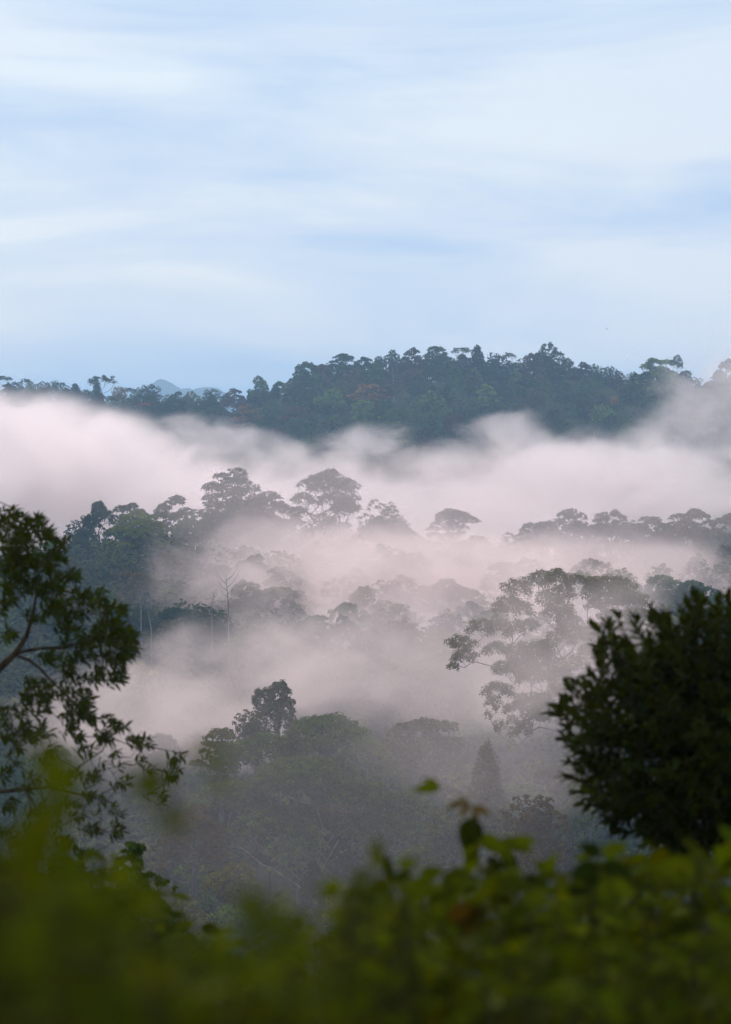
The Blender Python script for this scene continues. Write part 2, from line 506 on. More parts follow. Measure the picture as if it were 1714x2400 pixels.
# --- far ridge: trees that can be singled out
FAR_D = 1900
FAR = [
 (5, 880, 56, 40, 'flat', 'dark green', 'sparse flat crowned tree on the far ridge at the very left edge', 'flat crowned tree at the left edge'),
 (38, 894, 42, 34, 'round', 'dark green', 'low dark rounded tree on the far ridge, second from the left edge', None),
 (62, 888, 26, 32, 'flat', 'dark green', 'thin spindly tree poking up behind low dark crowns at the left of the far ridge', None),
 (74, 894, 34, 40, 'round', 'green', 'dark green domed tree just right of the thin spindly one on the far ridge', None),
 (104, 894, 36, 36, 'round', 'brownish', 'brown tinged rounded tree, fourth dome from the left on the far ridge', None),
 (128, 893, 27, 34, 'round', 'dark green', 'narrow dark dome beside the brown tinged one at the left of the far ridge', 'narrow dark dome at the left of the far ridge'),
 (143, 896, 20, 26, 'flat', 'dark green', 'small twiggy tree between two domes on the left of the far ridge', None),
 (152, 903, 28, 34, 'round', 'dark green', 'low dark dome right of the small twiggy tree on the left far ridge', None),
 (176, 899, 34, 34, 'cone', 'dark green', 'pointed dark tree left of the tall flat topped emergent on the far ridge', None),
 (200, 912, 36, 34, 'round', 'grey green', 'greyish dome tucked between the pointed tree and the tall flat topped emergent', None),
 (237, 881, 62, 56, 'flat', 'dark green', 'tall see through flat topped emergent tree standing over the left far ridge', 'flat topped emergent on the left ridge'),
 (228, 893, 32, 56, 'cone', 'dark green', 'narrow dense dark tree in front of the flat topped emergent', None),
 (279, 905, 32, 34, 'round', 'orange brown', 'orange brown rounded tree right of the flat topped emergent', None),
 (300, 909, 34, 28, 'flat', 'grey green', 'sparse greyish tree left of the two green domes beside the blue mountain', None),
 (322, 909, 38, 42, 'round', 'green', 'green dome left of the taller dark dome beside the blue mountain', None),
 (352, 900, 48, 50, 'round', 'dark green', 'dark dome standing directly left of the distant blue mountain', 'dark dome beside the blue mountain'),
 (396, 926, 34, 34, 'round', 'dark green', 'low dark tree right below the summit of the blue mountain', None),
 (418, 917, 34, 36, 'irregular', 'dark green', 'ragged dark tree in front of the foot of the blue mountain', None),
 (448, 919, 38, 40, 'irregular', 'olive green', 'olive ragged tree in front of the low right shoulder of the blue mountain', None),
 (497, 911, 40, 36, 'round', 'green', 'green dome in front of the right end of the blue mountain', 'green dome at the right end of the blue mountain'),
 (547, 912, 60, 50, 'umbrella', 'reddish brown', 'reddish brown spreading dome in the saddle just right of the blue mountain', 'reddish dome in the saddle'),
 (606, 881, 44, 62, 'irregular', 'green', 'tall leafy green tree forming the first step up the far hill', 'tall tree at the first step of the hill'),
 (646, 899, 32, 60, 'cone', 'dark green', 'narrow dark tree right behind the leafy tree at the first step of the hill', None),
 (672, 896, 42, 60, 'irregular', 'olive green', 'olive ragged tree climbing the left shoulder of the far hill', None),
 (718, 845, 72, 80, 'umbrella', 'green', 'large green dome at the left end of the far hilltop', 'large green dome at the left end of the hilltop'),
 (752, 853, 46, 62, 'umbrella', 'reddish brown', 'reddish dome with sky gaps right of the large green dome on the far hilltop', None),
 (803, 828, 66, 60, 'umbrella', 'green', 'airy arched umbrella tree with sky showing under its crown on the far hilltop', 'airy arched umbrella tree'),
 (854, 834, 48, 56, 'umbrella', 'dark green', 'airy dark umbrella tree right of the arched one on the far hilltop', None),
 (889, 836, 36, 50, 'irregular', 'dark green', 'ragged dark tree between the airy umbrella trees and the pale stemmed tree', None),
 (920, 820, 34, 56, 'irregular', 'dark green', 'upright dark tree with a long pale bare trunk on the far hillside', 'upright tree with the pale bare trunk'),
 (966, 817, 56, 62, 'umbrella', 'reddish brown', 'reddish dark dome on the crest right of the pale trunked tree', None),
 (1024, 809, 60, 60, 'umbrella', 'green', 'high rounded umbrella tree with bright sky gaps near the middle of the far crest', 'rounded umbrella tree at mid crest'),
 (1083, 814, 52, 40, 'flat', 'green', 'thin flat umbrella tree leaning over the crest left of the pointed dark tree', None),
 (1119, 811, 48, 70, 'cone', 'dark green', 'dense pointed dark tree on the far crest', 'dense pointed tree on the crest'),
 (1166, 832, 84, 76, 'round', 'dark green', 'broad dense dark tree on the far crest right of the pointed one', 'broad dense tree on the crest'),
 (1194, 827, 30, 34, 'flat', 'brownish', 'small feathery spray of branches above the broad dense tree on the far crest', None),
 (1216, 851, 46, 60, 'round', 'dark green', 'dark rounded tree just left of the reddish gapped umbrella tree on the far crest', None),
 (1246, 825, 54, 72, 'umbrella', 'reddish brown', 'reddish gapped umbrella tree leaning against the tallest tree of the far crest', 'reddish gapped umbrella tree'),
 (1286, 808, 64, 84, 'irregular', 'green', 'tallest bulky tree of the far crest with sky holes below its crown', 'tallest bulky tree of the crest'),
 (1331, 839, 34, 46, 'irregular', 'dark green', 'small detached crown hanging right of the tallest bulky tree on the crest', None),
 (1300, 869, 48, 60, 'round', 'dark green', 'dark rounded tree directly under the tallest bulky tree of the crest', None),
 (1370, 852, 58, 62, 'umbrella', 'reddish brown', 'reddish green dome right of the detached crown on the far crest', None),
 (1399, 854, 44, 54, 'round', 'green', 'green rounded tree in the middle of the right far crest', None),
 (1430, 858, 42, 60, 'round', 'dark green', 'dark lumpy tree where the right far crest begins to fall', 'dark lumpy tree on the right crest'),
 (1452, 870, 36, 48, 'round', 'brownish', 'brown tinged tree at the notch in the right far crest', None),
 (1486, 872, 38, 44, 'round', 'green', 'low green dome at the foot of the broad pale green umbrella tree', None),
 (1540, 837, 88, 78, 'umbrella', 'light green', 'broad pale green umbrella tree on the right of the far crest', 'broad pale green umbrella tree'),
 (1588, 834, 30, 42, 'irregular', 'dark green', 'small dark crown sticking out above the broad pale green umbrella tree', None),
 (1606, 866, 42, 60, 'umbrella', 'grey green', 'misty grey tree with sky gaps right of the broad pale green umbrella tree', None),
 (1634, 886, 42, 50, 'round', 'grey green', 'misty low dome in the dip near the right edge of the far crest', None),
 (1661, 895, 22, 40, 'cone', 'brownish', 'small spiky tree in the dip before the tree at the right edge', None),
 (1708, 847, 76, 96, 'umbrella', 'brownish', 'tall brownish umbrella tree cut by the right edge of the far crest', 'tall umbrella tree at the right edge'),
]
for (px, py, w, h, kind, colour, label, short) in FAR:
    place_tree(px, py, w * 1.2, h * 1.15, FAR_D + random.Random(px).uniform(-30, 25), kind, colour, label, short)
CX = [0, 60, 130, 200, 300, 352, 400, 500, 560, 610, 660, 720, 800, 900, 1024, 1120, 1200, 1286, 1370, 1450, 1540, 1620, 1714]
CYY = [885, 893, 897, 905, 911, 905, 922, 917, 914, 890, 892, 850, 835, 828, 815, 818, 838, 815, 852, 868, 842, 880, 860]
def far_depth(px, py):
    return 1885 - (py - float(np.interp(px, CX, CYY))) * 1.55
FAR_IN = [
 (866, 899, 108, 62, 'umbrella', 'orange brown', 'wide orange brown dome in the middle of the far hillside', 'wide orange brown dome'),
 (852, 935, 78, 62, 'umbrella', 'light green', 'light green umbrella tree below the wide orange brown dome', 'light green umbrella below the orange dome'),
 (898, 937, 44, 44, 'round', 'green', 'small green dome right of the light green umbrella tree on the far hillside', None),
 (915, 962, 58, 56, 'umbrella', 'light green', 'light green rounded tree just above the mist below the wide orange brown dome', None),
 (786, 970, 46, 50, 'umbrella', 'light green', 'pale green dome at the mist edge left of the light green umbrella tree', None),
 (1070, 885, 70, 84, 'cone', 'green', 'big green peaked tree under the pointed one on the far crest', 'big green peaked tree on the hillside'),
 (1138, 903, 66, 62, 'umbrella', 'light green', 'light green flat dome right of the big green peaked tree', 'light green flat dome'),
 (1112, 930, 66, 60, 'round', 'green', 'green mound below the light green flat dome on the far hillside', None),
 (1165, 925, 50, 56, 'umbrella', 'green', 'spreading green tree at the right foot of the light green flat dome', None),
 (1440, 928, 20, 26, 'round', 'orange', 'tiny bright orange crown among dark trees on the right far hillside', 'tiny bright orange crown'),
 (1228, 944, 72, 60, 'umbrella', 'brownish', 'brown spreading dome low on the far hillside right of centre', 'brown spreading dome low on the hillside'),
 (1256, 912, 44, 50, 'round', 'reddish brown', 'reddish rounded tree above the brown spreading dome', None),
 (1000, 1002, 64, 76, 'round', 'reddish brown', 'dark reddish dome rising from the mist at the centre of the far hillside', 'dark reddish dome rising from the mist'),
 (1120, 985, 130, 95, 'umbrella', 'brownish', 'very wide brown crown half sunk in mist right of the dark reddish dome', 'very wide brown crown in the mist'),
 (944, 1006, 60, 60, 'umbrella', 'olive green', 'olive dome half sunk in mist left of the dark reddish dome', None),
 (580, 950, 78, 56, 'umbrella', 'orange brown', 'orange brown dome low under the leafy tree at the first step of the hill', None),
 (700, 950, 110, 66, 'umbrella', 'reddish brown', 'purplish wide dome at the mist edge under the large green dome of the hilltop', 'purplish wide dome at the mist edge'),
 (828, 866, 62, 52, 'round', 'reddish brown', 'purplish tree under the airy arched umbrella tree', None),
 (962, 862, 64, 50, 'round', 'reddish brown', 'reddish dome right of the pale bare trunk on the far hillside', None),
 (912, 892, 56, 44, 'round', 'reddish brown', 'purple brown dome at the foot of the pale bare trunk', None),
 (1540, 966, 48, 56, 'irregular', 'green', 'green ragged tree in thin mist on the right far hillside', 'green ragged tree in thin mist'),
 (1430, 972, 72, 60, 'round', 'dark green', 'dark dome left of the green ragged tree in thin mist', None),
 (335, 944, 34, 30, 'flat', 'red', 'small tree with red flowering crown on the left far ridge at the mist line', 'small red flowering tree'),
 (1603, 1070, 60, 50, 'round', 'red', 'faint reddish crown in the thick mist near the right edge', None),
]
for (px, py, w, h, kind, colour, label, short) in FAR_IN:
    place_tree(px, py, w, h, far_depth(px, py) - 12, kind, colour, label, short)
# --- far ridge: the crowded slope
rs = random.Random(11)
taken = [(t['px'], t['py'] + t['h'] * 0.25, t['w']) for t in TREES]
cols = ['dark green'] * 8 + ['green'] * 5 + ['olive green'] * 3 + ['brownish'] * 3 + ['reddish brown'] * 2 + ['grey green'] * 2 + ['light green'] * 2
def fill(n, xr, yfun, dfun, wr, hr, kinds, cols, gap, rs, canopy=None):
    k = 0; tries = 0
    while k < n and tries < n * 60:
        tries += 1
        px = rs.uniform(*xr); y0, y1 = yfun(px)
        if y1 <= y0: continue
        py = rs.uniform(y0, y1)
        w = rs.uniform(*wr); h = w * rs.uniform(*hr)
        yc = py + h * 0.25
        if any(abs(px - a) < gap * (w + c) * 0.5 and abs(yc - b) < gap * 0.62 * (w + c) * 0.5 for a, b, c in taken): continue
        taken.append((px, yc, w))
        if canopy is not None: canopy.append((px, py, w, h, dfun(px, py), rs.choice(kinds), rs.choice(cols)))
        else: place_tree(px, py, w, h, dfun(px, py), rs.choice(kinds), rs.choice(cols), rng=rs)
        k += 1
    return k
KIN = ['round', 'round', 'round', 'umbrella', 'umbrella', 'cone', 'irregular']
far_y = lambda x: (float(np.interp(x, CX, CYY)) + 14, max(1085, 0) if x > 500 else 1010)
kf = fill(105, (-10, 1725), far_y, far_depth, (52, 104), (0.8, 1.1), KIN, cols, 0.47, rs)
CANOPY = []
keep = taken; taken = []
fill(190, (-160, 1880), lambda x: (float(np.interp(x, CX, CYY)) + 18, max(1100, 0) if x > 500 else 1040), lambda a, b: far_depth(a, b) + 22, (40, 70), (0.9, 1.3), KIN, cols, 0.33, rs, CANOPY)
fill(190, (-160, 1880), lambda x: (float(np.interp(x, CX, CYY)) + 8, float(np.interp(x, CX, CYY)) + 52), lambda a, b: 1915, (36, 64), (0.9, 1.3), KIN, cols, 0.28, rs, CANOPY)
taken = keep
# thin pale dead trunks standing on the far slope
def pale_snag(px, y0, y1, d, label, r=0.35):
    a, b = NP(px, y0, d), NP(px + 2, y1, d)
    g = ground(b[0], b[1])
    base = np.array([b[0], b[1], min(g, b[2]) - 1])
    root = thing('dead_tree', label, 'dead tree', (b[0], b[1], min(g, b[2])))
    o3 = np.array([b[0], b[1], min(g, b[2])])
    v, f = tubes([(np.array([base, b, (a + b) / 2 + np.array([0.15, 0, 0]), a]) - o3, [r * 1.3, r, r * .8, r * .35])], 6)
    link('trunk', mesh_np('trunk', v, f, [M_PALE], True), root)
    hgt = a[2] - b[2]; fs = []
    for s in (-1, 1, -0.6):
        q = (a * 0.6 + b * 0.4) + np.array([0, 0, hgt * 0.12 * s])
        fs.append((np.array([q, q + np.array([s * hgt * .16, 0, hgt * .16]), q + np.array([s * hgt * .26, 0.5, hgt * .42])]) - o3, [r * .4, r * .28, r * .12]))
    for p in fs:
        v, f = tubes([p], 4); link('branch', mesh_np('branch', v, f, [M_PALE], True), root)
pale_snag(1393, 1010, 1062, 1490, 'thin pale bare trunk rising out of the mist right of centre on the far slope')
pale_snag(1636, 1030, 1072, 1470, 'thin pale bare trunk in the mist near the right edge of the far slope')
pale_snag(921, 862, 905, 1800, 'long pale bare trunk in front of the dark upright tree on the far hillside', 0.3)

# ------------------------------------------------------------------ hero trees (own meshes)
def hero(px, py, w, h, d, kind, colour, label, short=None, seed=1, n_per=130, leaf=0.34, k=None, clumps=None, bark=None,
         tip=0.05, name='tree', under=0.3, fork=None, split_limbs=True, aspect=1.7, shell=0.6, dense=1.0, sag=0.1, trunk_px=None, mat=None, spine_px=None, guides=None):
    rng = np.random.default_rng(seed)
    W, H = w * K * d, h * K * d
    top = NP(px, py, d)
    zc = top[2] - H
    g = ground(top[0], top[1])
    if clumps is None:
        C = [(c[0] * W, c[1] * W, c[2] * H * 0.99, c[3] * W, c[4] * H) for c in crown_shape(kind, rng, k)]
        zoff = zc
        x0, y0 = top[0], top[1]
    else:          # explicit clumps in photo pixels: (px, py, rx, ry, depth offset in metres)
        tp_ = NP(trunk_px or px, py, d)
        x0, y0 = tp_[0], d
        g = ground(x0, y0)
        zoff = zc
        C = []
        for (cx, cyp, rx, ry, dz) in clumps:
            q = NP(cx, cyp, d + dz)
            C.append((q[0] - x0, dz, q[2] - zc, rx * K * d, ry * K * d))
    root = thing(name, label, 'tree', (x0, y0, g))
    off = np.array([0, 0, zoff - g])
    area = sum(math.pi * c_[3] * c_[4] for c_ in C) if clumps is not None else W * H * 0.6
    need = {'umbrella': 5.6, 'flat': 3.5}.get(kind, 6.0) * (0.62 if clumps is not None else 1) * dense * area / (0.9 * leaf * leaf)
    n_per = min(need, 46000 if dense == 1.6 else (38000 if dense == 1.35 else 26000)) / len(C)
    v, f = leaf_cloud(C, n_per, leaf, rng, under=under, aspect=aspect, shell=shell)
    oc = link('crown', mesh_np('crown', v + off, f, [mat or M_MID]), root)
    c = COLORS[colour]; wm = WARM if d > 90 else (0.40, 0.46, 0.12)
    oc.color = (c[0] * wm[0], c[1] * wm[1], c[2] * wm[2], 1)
    zf = {'umbrella': 0.15, 'flat': 0.25, 'round': 0.3, 'cone': 0.55, 'irregular': 0.35, 'layered': 0.85}.get(kind, 0.3)
    if fork is not None: zf = fork
    base = g - zoff - 0.5
    spine = [(rng.normal() * .2, 0, base), (0, 0, base * 0.5), (0, 0, 0.0 if base < -0.5 else base * 0.3), (rng.normal() * 0.015 * W, 0, H * zf * 0.6), (rng.normal() * 0.02 * W, 0, H * zf)]
    loc = lambda q: np.array([NP(q[0], q[1], d)[0] - x0, q[2] if len(q) > 2 else 0.0, NP(q[0], q[1], d)[2] - zc])
    if spine_px: spine = [np.array([loc(spine_px[0])[0], 0, base])] + [loc(q) for q in spine_px]
    sub = C if len(C) < 80 else C[::2]
    tpth, limbs = grow(spine, sub, rng, tip=tip, sag=sag, guides=[[loc(q) for q in g_] for g_ in guides] if guides else None)
    rr = tpth[1] * np.linspace(1.35, 1.0, len(tpth[1]))
    bk = bark or M_BARK
    v, f = tubes([(tpth[0] + off, rr)], 7)
    link('trunk', mesh_np('trunk', v, f, [bk], True), root)
    for acc in limbs:
        v, f = tubes([(p + off, r) for p, r in acc], 5)
        link('branch', mesh_np('branch', v, f, [bk], True), root)
    TREES.append(dict(o=root, px=px, py=py, w=w, h=h, d=d, kind=kind, colour=colour, short=short, label=label))
    taken.append((px, py + h * .25, w))
    return root

# middle ridge, left to right
hero(190, 1212, 90, 90, 985, 'round', 'dark green', 'low dense tree at the far left foot of the misty middle ridge', None, 21, 70, .32)
hero(232, 1170, 84, 115, 985, 'irregular', 'dark green', 'tall narrow dark tree at the left end of the misty middle ridge', 'narrow dark tree at the left of the middle ridge', 22, 90, .32)
hero(305, 1171, 116, 100, 1030, 'umbrella', 'grey green', 'greyish dome behind the yellow green crown on the middle ridge', None, 23, 110, .32)
hero(330, 1192, 175, 130, 950, 'umbrella', 'bright green', 'yellow green spreading dome on the left shoulder of the middle ridge', 'yellow green dome on the middle ridge', 24, 170, .32, k=70)
hero(404, 1152, 125, 120, 1010, 'umbrella', 'grey green', 'airy tree with bright gaps between the yellow green crown and the big dark dome', None, 25, 60, .30, k=40)
hero(548, 1097, 186, 165, 1000, 'umbrella', 'dark green', 'big dark layered dome on the crest of the middle ridge', 'big dark dome of the middle ridge', 26, 130, .32, k=95)
hero(622, 1146, 185, 165, 985, 'umbrella', 'brownish', 'mauve brown crown with fan of branches between the two tallest trees of the middle ridge', None, 27, 75, .30, k=70)
hero(768, 1085, 196, 168, 1000, 'umbrella', 'grey green', 'tall lone umbrella tree with forked limbs standing highest on the middle ridge', 'tall lone umbrella tree', 28, 95, .30, k=100, tip=0.055, shell=0.5)
hero(900, 1174, 130, 130, 980, 'round', 'grey green', 'mist greyed dome right of the tall lone umbrella tree', 'mist greyed dome', 29, 90, .32)
hero(1062, 1186, 140, 100, 1060, 'umbrella', 'grey green', 'very faint pale tree almost lost in mist at the centre of the middle ridge', 'very faint pale tree', 30, 90, .32, k=70)
hero(1110, 1254, 180, 110, 980, 'umbrella', 'brownish', 'low misty crown right below the very faint pale tree', None, 31, 110, .34)
hero(1215, 1246, 150, 110, 975, 'round', 'grey green', 'low dense crown left of the two stepped dark tree on the right middle ridge', None, 32, 80, .34)
hero(1338, 1187, 112, 120, 985, 'umbrella', 'dark green', 'dark flat headed tree with a see through crown on the right middle ridge', 'dark flat headed tree of the right ridge', 33, 80, .30, k=44)
hero(1280, 1218, 130, 110, 980, 'irregular', 'dark green', 'ragged dark tree leaning against the flat headed tree on the right middle ridge', None, 34, 80, .32)
hero(1432, 1198, 150, 110, 985, 'irregular', 'brownish', 'brown tinged tree right of the dark flat headed tree on the right middle ridge', None, 35, 100, .32)
hero(1525, 1203, 160, 110, 985, 'umbrella', 'brownish', 'wide low mauve crown in the middle of the right ridge', None, 36, 130, .32)
hero(1622, 1184, 160, 120, 975, 'umbrella', 'brownish', 'highest brown crown near the right edge of the middle ridge', 'highest brown crown near the right edge', 37, 120, .32)
hero(1712, 1203, 110, 100, 985, 'flat', 'grey green', 'thin feathery tree cut by the right edge of the middle ridge', None, 38, 90, .30)
hero(1050, 1290, 130, 90, 930, 'umbrella', 'grey green', 'faint crown sunk in mist under the very faint pale tree', None, 39, 90, .34)

# the large leafy tree right of centre: clumps read off the photograph
z4 = lambda x, y, rx, ry, dz: (1000 + x / 2.275, 1300 + y / 2.275, rx / 2.275, ry / 2.275, dz)
def puffs(base, m=8, grow_=1.22):
    rg = np.random.default_rng(9); out_ = []
    for (x, y, rx, ry, dz) in base:
        for i in range(m):
            z = 1 - 1.5 * (i + 0.5) / m; aa = i * 2.39996 + x
            q = math.sqrt(max(1 - z * z, 0)) * (0.6 + 0.35 * rg.random())
            s_ = 0.50 + 0.16 * rg.random()
            out_.append(z4(x + rx * grow_ * q * math.cos(aa), y - ry * grow_ * 0.8 * z, rx * s_, max(ry, rx * .6) * s_, dz + rx / 2.275 * 0.054 * q * math.sin(aa)))
    return out_
R1 = puffs([c for c in [
 (480, 190, 62, 48, -2), (590, 150, 64, 48, 1), (690, 135, 66, 46, -1), (790, 150, 64, 34, 2), (720, 215, 62, 44, 3), (440, 275, 66, 46, -3), (505, 300, 58, 46, 0), (390, 310, 34, 46, -2),
 (690, 290, 70, 46, 2), (640, 230, 50, 40, -3), (735, 330, 56, 46, 0), (290, 395, 60, 42, 1), (375, 395, 52, 48, 3), (470, 405, 56, 46, -1), (550, 380, 42, 30, 0),
 (185, 480, 66, 42, 0), (200, 550, 62, 44, 2), (140, 600, 28, 20, 1), (385, 512, 68, 36, -2), (560, 515, 84, 46, -4), (610, 580, 84, 56, -2), (510, 590, 80, 50, 3), (430, 620, 70, 38, 1),
 (560, 655, 78, 46, 4), (640, 490, 44, 34, 0), (765, 380, 66, 52, 3), (725, 450, 64, 46, -3), (800, 430, 50, 42, 1), (790, 600, 66, 52, 3), (700, 655, 76, 50, 0), (730, 740, 72, 50, -3),
 (385, 730, 72, 40, 2), (355, 800, 42, 44, 1), (330, 860, 22, 26, 1), (560, 795, 84, 40, -3), (640, 835, 84, 46, 0), (470, 825, 52, 32, 2), (580, 870, 60, 36, 2),
 (390, 925, 30, 36, 0), (460, 890, 30, 30, -1), (495, 950, 52, 36, 1), (455, 1030, 26, 40, 1), (520, 910, 36, 26, 3), (840, 700, 60, 50, 2), (860, 800, 60, 50, 2)]])
hero(1310, 1340, 300, 480, 525, 'irregular', 'olive green', 'large loose tree with rounded leaf clusters and curving limbs beside the big dark round bush', 'large loose tree beside the dark round bush',
     41, 420, 0.19, clumps=R1, trunk_px=1375, fork=0.62, tip=0.026, under=0.75, shell=0.35, sag=0.12, dense=1.35,
     spine_px=[(1384, 2000), (1380, 1850), (1368, 1740), (1352, 1682), (1338, 1620), (1325, 1564)],
     guides=[[(1330, 1660, 1), (1308, 1652, 0), (1281, 1626, -1), (1246, 1623, -1), (1202, 1630, 0)], [(1318, 1545, 0), (1305, 1516, 0), (1303, 1476, -1), (1281, 1454, -1), (1246, 1441, 0)],
             [(1340, 1530, 1), (1350, 1512, 1), (1365, 1500, 2)], [(1340, 1718, -1), (1308, 1713, -1), (1264, 1704, 0), (1242, 1717, 1)],
             [(1290, 1560, 2), (1250, 1556, 1), (1215, 1545, 1), (1150, 1562, 1), (1110, 1551, 1)], [(1310, 1490, 3), (1335, 1440, 2), (1330, 1400, 1)]])
R2 = puffs([c for c in [
 (950, 175, 90, 46, 0), (1040, 185, 58, 50, 2), (890, 215, 52, 44, -2), (980, 250, 72, 46, 1), (900, 275, 42, 34, 1), (1050, 250, 46, 40, -2), (930, 410, 76, 34, 0), (1020, 395, 66, 36, 2),
 (860, 440, 36, 26, 1), (860, 520, 46, 42, -1), (1120, 250, 60, 40, 2), (1110, 330, 56, 40, 0), (980, 330, 50, 32, 3), (1080, 470, 60, 40, 2)]])
hero(1440, 1350, 180, 300, 575, 'irregular', 'olive green', 'paler tree with high tufted crown behind the large loose tree on the right', 'paler tufted tree on the right',
     42, 330, 0.20, clumps=R2, trunk_px=1450, fork=0.35, tip=0.03, under=0.6, shell=0.4, dense=0.8)

# the big tree at lower centre
hero(655, 1590, 130, 170, 560, 'irregular', 'grey green', 'dark knobbly crown rising behind the top of the big lower tree', 'dark knobbly crown behind the big lower tree', 43, 260, .21)
hero(600, 1655, 120, 120, 555, 'round', 'grey green', 'low shoulder crown left of the dark knobbly crown', None, 44, 200, .21)
ctr = []
rr_ = np.random.default_rng(77)
for (cx, cyp, W_, H_, n, dz0) in [(765, 1760, 190, 78, 34, 1), (860, 1800, 120, 66, 18, -2), (905, 1850, 110, 60, 16, 2), (625, 1790, 160, 64, 22, 3), (705, 1850, 210, 66, 28, -5), (540, 1905, 190, 66, 24, -2),
                                  (620, 1960, 150, 60, 16, -6), (700, 1940, 150, 50, 14, -3), (835, 1890, 150, 60, 20, -6), (938, 1915, 140, 60, 18, 0), (870, 1965, 160, 62, 20, -4), (560, 1800, 110, 60, 12, 5),
                                  (780, 1830, 130, 50, 12, 6), (960, 1985, 130, 60, 14, 2), (500, 1985, 110, 56, 12, 1)]:
    Rm = W_ * 0.5 * K * 500
    m_ = int(14 + W_ / 7)
    for i in range(m_):
        z = 1 - 0.95 * (i + 0.5) / m_; aa = i * 2.39996 + dz0
        q = math.sqrt(max(1 - z * z, 0)) * (0.88 + 0.2 * rr_.random())
        ctr.append((cx + W_ * 0.5 * q * math.cos(aa), cyp - H_ * z * (0.9 + 0.16 * rr_.random()), rr_.uniform(0.17, 0.25) * W_ * 0.6, rr_.uniform(0.17, 0.25) * W_ * 0.36, dz0 * 1.3 + Rm * q * math.sin(aa)))
hero(745, 1684, 480, 430, 500, 'umbrella', 'green', 'big spreading lower tree with pale forked limbs showing through its olive crown', 'big spreading lower tree',
     45, 300, 0.25, clumps=ctr, trunk_px=735, fork=0.22, tip=0.022, bark=M_PALE, under=0.6, shell=0.35, sag=0.02, dense=1.6,
     guides=[[(738, 2060, 0), (752, 1990, -7), (760, 1930, -8), (745, 1880, -7)], [(735, 2060, 1), (700, 2000, -7), (650, 1950, -8), (600, 1925, -6)], [(742, 2070, 0), (770, 1960, -7), (800, 1915, -8)],
             [(730, 2080, -2), (670, 2010, -9), (630, 1980, -9), (590, 1940, -8)], [(748, 2050, 1), (800, 1960, 0), (850, 1900, 1), (870, 1840, 1)]])
hero(520, 1700, 150, 120, 545, 'umbrella', 'olive green', 'olive crown at the upper left of the big lower tree', None, 46, 190, .21, k=50)
# others around the valley floor
hero(990, 1672, 260, 170, 540, 'umbrella', 'grey green', 'faint wide umbrella tree in mist between the big lower tree and the large loose tree', 'faint wide umbrella tree in the mist', 47, 180, .26, k=90)
hero(1141, 1738, 126, 230, 450, 'cone', 'grey green', 'tall narrow spire shaped tree in mist at lower centre right', 'narrow spire shaped tree', 48, 240, .24, k=80)
hero(1255, 1850, 170, 200, 405, 'round', 'brownish', 'dark brownish dome below the large loose tree', 'dark brownish dome at lower right', 49, 260, .20)
hero(1212, 1975, 160, 130, 380, 'round', 'brownish', 'small dark mound of brownish leaves under the dark brownish dome', None, 50, 240, .18)
hero(1300, 1790, 100, 100, 470, 'irregular', 'dark green', 'wispy dark tree peeking out left of the big round bush', None, 51, 200, .2)
hero(1335, 1845, 130, 120, 480, 'round', 'green', 'green mound partly behind the big round bush', None, 52, 200, .2)
hero(975, 1985, 140, 100, 410, 'umbrella', 'green', 'fresh green dome at lower centre in front of the big spreading tree', 'fresh green dome at lower centre', 53, 220, .17)
hero(870, 2010, 130, 110, 440, 'irregular', 'dark green', 'dark ragged tree left of the fresh green dome at lower centre', None, 54, 220, .18)
hero(1060, 1880, 180, 150, 470, 'round', 'grey green', 'grey green crown behind the vine tip at lower centre', None, 55, 200, .21)
hero(455, 1890, 190, 170, 430, 'umbrella', 'brownish', 'yellowish brown feathery crown left of the big spreading lower tree', 'yellowish brown feathery crown', 56, 200, .15, k=80, aspect=2.2)
hero(560, 2020, 150, 150, 400, 'irregular', 'olive green', 'olive ragged tree below the yellowish brown feathery crown', None, 57, 230, .17)
hero(735, 2010, 110, 200, 405, 'cone', 'dark green', 'dark ivy clad tree in front of the trunk of the big spreading tree', 'dark ivy clad tree', 58, 260, .16)
hero(400, 1820, 130, 110, 520, 'round', 'grey green', 'grey crown between the left branches and the yellowish brown crown', None, 59, 200, .2)
hero(660, 2140, 150, 160, 360, 'round', 'dark green', 'dark rounded thicket tree low in the centre gap between the blurred shrubs', None, 60, 240, .16)
hero(820, 2130, 150, 140, 370, 'round', 'dark green', 'dark tree at the bottom of the gap left of the near green shrubs', None, 61, 240, .16)
# tall bare stems on the misty left slope
def bare_tree(px, y0, y1, w, d, seed, label, r=0.3, nb=6):
    r *= 0.5
    rng = np.random.default_rng(seed)
    a, b = NP(px, y0, d), NP(px, y1, d)
    H = a[2] - b[2]; g = min(ground(b[0], b[1]), b[2])
    o3 = np.array([b[0], b[1], g])
    root = thing('bare_tree', label, 'tree', tuple(o3))
    sp = [np.array([0, 0, -0.5]), np.array([0, 0, (b[2] - g) + H * .25]), np.array([rng.normal() * .3, 0, (b[2] - g) + H * .6]), np.array([rng.normal() * .4, 0, (b[2] - g) + H])]
    v, f = tubes([(np.array(sp), [r, r * .8, r * .55, r * .15])], 6)
    link('trunk', mesh_np('trunk', v, f, [M_PALE], True), root)
    for i in range(nb):
        t = 0.3 + 0.6 * i / nb; s = 1 if i % 2 else -1
        q = sp[1] + (sp[3] - sp[1]) * t
        Lb = w * K * d * 0.5 * rng.uniform(.6, 1.1)
        pts = [q, q + np.array([s * Lb * .45, rng.normal() * .5, Lb * .35]), q + np.array([s * Lb * .8, rng.normal(), Lb * .9]), q + np.array([s * Lb * 0.95, rng.normal(), Lb * 1.35])]
        v, f = tubes([(np.array(pts), [r * .4, r * .3, r * .18, r * .07])], 4)
        link('branch', mesh_np('branch', v, f, [M_PALE], True), root)
